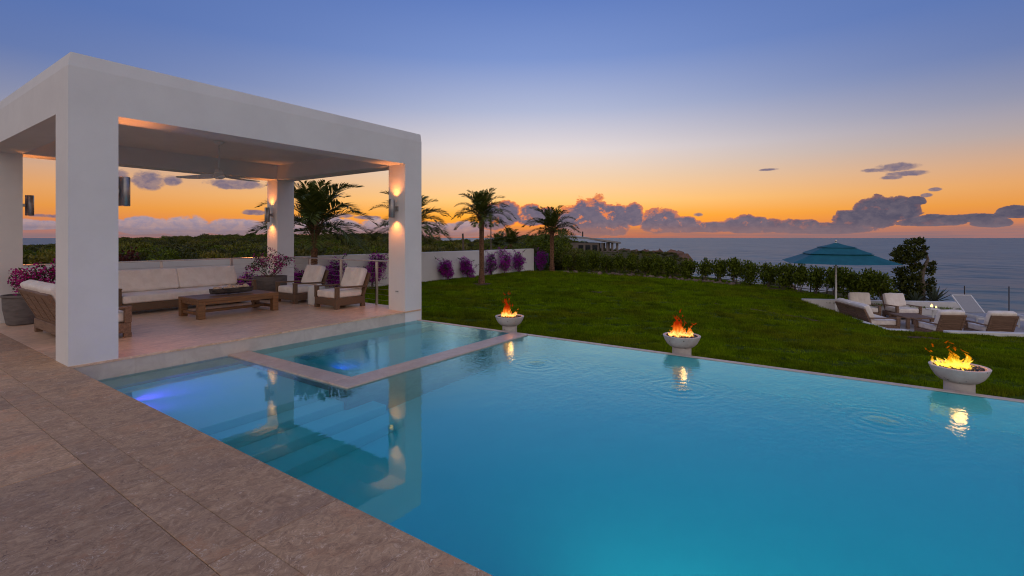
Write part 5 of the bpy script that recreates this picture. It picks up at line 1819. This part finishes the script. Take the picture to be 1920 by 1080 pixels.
def build_terrace():
    ca = A_T
    t = thing('sunken_terrace', 'sunken seating terrace with white curb at the lawn edge', 'terrace', (O_T[0], O_T[1], 0), A_T, kind='structure')
    # local x = away (a), local y = -b
    zc = -1.07
    MB().box(0.2, -11, -2.6, 5.8, -0.15, ZT).build('terrace_floor', 'terrace_paving', t)
    MB().box(0, -0.20, -2.2, 5.86, 0.0, zc).build('curb', 'curb_plaster', t, bevel=0.01)
    MB().box(0.0, -0.62, -2.2, 0.24, -0.201, zc).build('curb', 'curb_plaster', t, bevel=0.01)
    MB().box(0.0, -11, -2.2, 0.24, -1.62, zc).build('curb', 'curb_plaster', t, bevel=0.01)
    MB().box(5.86, -5.6, -2.6, 6.10, 0.0, -0.90).build('curb', 'curb_plaster', t, bevel=0.01)
    MB().box(5.0, -11, -2.6, 5.9, -5.601, -1.30).build('curb', 'curb_plaster', t, bevel=0.01)
    for k in range(2):
        MB().box(0.0 + 0.22 * k, -1.619, -2.2, 0.24 + 0.22 * k, -0.621, zc - 0.09 - 0.13 * k).build('terrace_step', 'terrace_paving', t, bevel=0.01)
    # furniture
    g = 'teak lounge seats on the sunken terrace'
    lounge('loveseat', 'teak loveseat with its slatted back to the lawn on the terrace', 'loveseat', TP(2.45, 0.72, ZT), A_T, 2.15, 0.82, style='teak', cells=3, slats=5, n_back=2, n_seat=2, seed=11, lean=.22, back_h=.78)
    lounge('armchair', 'terrace armchair facing the lawn nearest the umbrella pole', 'armchair', TP(4.85, 1.72, ZT), A_T - R(96), 0.86, 0.82, style='teak', seed=12, group=g, lean=.2)
    lounge('armchair', 'terrace armchair facing the lawn in front of the bent tree', 'armchair', TP(4.80, 2.98, ZT), A_T - R(84), 0.88, 0.82, style='teak', seed=13, group=g, lean=.2)
    lounge('armchair', 'terrace armchair with slatted back to the pool beside the steps', 'armchair', TP(0.98, 1.95, ZT), A_T + R(96), 0.86, 0.82, style='teak', seed=14, group=g, slats=7, lean=.2)
    lounge('armchair', 'terrace armchair with slatted back to the pool nearest the frame edge', 'armchair', TP(1.05, 3.32, ZT), A_T + R(92), 0.86, 0.82, style='teak', seed=15, group=g, slats=7, lean=.2)
    # low table
    ct = thing('coffee_table', 'low dark teak table in the middle of the terrace seats', 'coffee table', TP(2.9, 2.25, ZT), A_T)
    for k in range(6):
        MB().box(-.55, -.42 + .14 * k + .003, .34, .55, -.42 + .14 * (k + 1) - .003, .38).build('plank', 'weathered_teak', ct)
    for sx in (-1, 1):
        for sy in (-1, 1):
            MB().cbox((sx * .48, sy * .35, .17), (.09, .09, .339)).build('leg', 'weathered_teak', ct)
    # candle table
    st = thing('side_table', 'small white side table with candles beside the lounger', 'side table', TP(4.35, 3.75, ZT), A_T)
    MB().lathe([(.2, .40), (.21, .41), (.21, .435), (.2, .44)], 24).build('table_top', 'white_paint', st)
    MB().lathe([(.12, 0), (.03, .02), (.025, .399)], 16).build('pedestal', 'white_paint', st)
    for k, (dx, dy, s) in enumerate(((-.08, .08, 1.35), (-.02, -.10, .8), (.10, -.16, .7))):
        c = thing('candle', ['big glowing candle on the terrace side table', 'small candle in the middle of the terrace side table', 'small candle on the edge of the terrace side table'][k], 'candle', (TP(4.35 + dx, 3.75 - dy, ZT + .4401)), 0)
        MB().lathe([(.03 * s, 0), (.034 * s, .01), (.034 * s, .055 * s)], 14, cap=True).build('wax', 'white_paint', c)
        MB().lathe([(0.0, .055 * s + .001), (.026 * s, .06 * s), (.03 * s, .085 * s), (.012 * s, .12 * s), (0, .14 * s)], 12, cap=False).build('candle_flame', 'candle_glow', c, smooth=True)
    # small lamp in the left curb
    l = MB().box(-.04, -.012, -.03, .04, .012, .03).build('step_light', 'candle_glow', None, bevel=.004)
    l.location = TP(4.9, 0.215, ZT + .2); l.rotation_euler = (0, 0, A_T)
    tag(l, 'small lit wall light in the left terrace curb behind the loveseat', 'wall light')
    # loungers
    for lab, a, b, bz in (('grey sling lounger with raised back beside the candles', 3.55, 4.75, .54), ('flat sling lounger at the frame edge of the terrace', 2.6, 6.0, .05)):
        c = thing('sun_lounger', lab, 'sun lounger', TP(a, b, ZT), A_T - R(90), 'sling loungers on the terrace')
        # faces local -Y, head at +Y
        fr = MB()
        for s in (-1, 1):
            fr.bar((s * .32, -.95, .36), (s * .32, .95, .36), .04, .05)
            fr.bar((s * .30, .30, .39), (s * .30, .95, .39 + bz), .035, .04)
        fr.bar((-.3, -.95, .36), (.3, -.95, .36), .04, .05); fr.bar((-.3, .95, .36), (.3, .95, .36), .04, .05); fr.bar((-.3, .955, .395 + bz), (.3, .955, .395 + bz), .035, .04)
        fr.build('frame', 'white_paint', c)
        MB().box(-.29, -.93, .375, .29, .30, .39).build('seat_sling', 'sling_fabric', c)
        k = math.hypot(.65, bz); M = Matrix.Translation((0, .30, .397)) @ Matrix.Rotation(math.atan2(bz, .65), 4, 'X')
        MB().box(-.282, 0.002, -.006, .282, k - .02, .008, M).build('back_sling', 'sling_fabric', c)
        for sx in (-1, 1):
            for y in (-.85, .7):
                MB().cbox((sx * .32, y, .167), (.045, .045, .333)).build('leg', 'white_paint', c)
    # umbrella
    ux, uy, _ = TP(4.75, 0.72)
    u = thing('umbrella', 'large teal square umbrella on a white pole over the terrace', 'umbrella', (ux, uy, ZT), R(12.6))
    MB().box(-.4, -.4, 0, .4, .4, .06).build('base', 'rock', u, bevel=.01)
    MB().tube([(0, 0, .06), (0, 0, 2.86)], .034, 14).build('pole', 'plastic_white', u, smooth=True)
    MB().lathe([(.02, 2.86), (.03, 2.88), (.028, 2.93), (.01, 2.96), (0, 2.965)], 12, cap=False).build('finial', 'brushed_steel', u, smooth=True)
    H0, H1 = 2.10, 2.84

    def tier(s0, z0, s1, z1, n=8, sag=0.03):
        vs = []; fs = []
        for j in range(n + 1):
            t_ = j / n; s = s0 * (1 - t_) + s1 * t_; z = z0 * (1 - t_) + z1 * t_ - sag * math.sin(PI * t_)
            m = 8
            for side in range(4):
                for i in range(m):
                    v = i / m; e = 2 * v - 1
                    c = [(e, -1), (1, e), (-e, 1), (-1, -e)][side]
                    dip = -0.06 * (1 - e * e) * (1 - t_) * (1 if s0 > 1 else .4)
                    vs.append((c[0] * s, c[1] * s, z + dip * 0.6))
        M_ = 4 * m
        for j in range(n):
            for i in range(M_):
                fs.append((j * M_ + i, j * M_ + (i + 1) % M_, (j + 1) * M_ + (i + 1) % M_, (j + 1) * M_ + i))
        return MB().add(vs, fs)
    S = 1.64
    tier(S, H0, 0.62, H0 + 0.47, sag=.02).build('canopy', 'umbrella_fabric', u, smooth=True)
    tier(1.0, H0 + 0.325, 0.42, H0 + 0.60, sag=.01).build('canopy_tier', 'umbrella_fabric', u, smooth=True)
    tier(0.56, H0 + 0.565, 0.01, H1, sag=.015).build('canopy_cap', 'umbrella_fabric', u, smooth=True)
    for k in range(8):
        a = PI / 4 * k; rr = S * (math.sqrt(2) if k % 2 else 1) * .97
        MB().bar((0.03 * math.cos(a), .03 * math.sin(a), H1 - .06), (rr * math.cos(a), rr * math.sin(a), H0 - .02 - (0.03 if k % 2 == 0 else 0)), .02, .025).build('rib', 'plastic_white', u)
        q = .5; MB().bar((0.03 * math.cos(a), .03 * math.sin(a), 2.06), (rr * q * math.cos(a), rr * q * math.sin(a), H0 - .02 + (H1 - H0) * (1 - q) - .05), .016, .02).build('strut', 'plastic_white', u)
    # glass balustrade on the sea side
    gb = thing('glass_balustrade', 'clear glass balustrade with slim posts on the sea side of the terrace', 'balustrade', (O_T[0], O_T[1], 0), A_T)
    ys = [-5.45, -6.9, -8.35, -9.8]
    for y in ys:
        MB().box(5.43, y - .011, -1.3, 5.455, y + .011, -.22).build('post', 'black_metal', gb)
    for a, b in zip(ys[:-1], ys[1:]):
        MB().box(5.435, b + .03, -1.22, 5.447, a - .03, -.26).build('glass_pane', 'clear_glass', gb)


build_terrace()
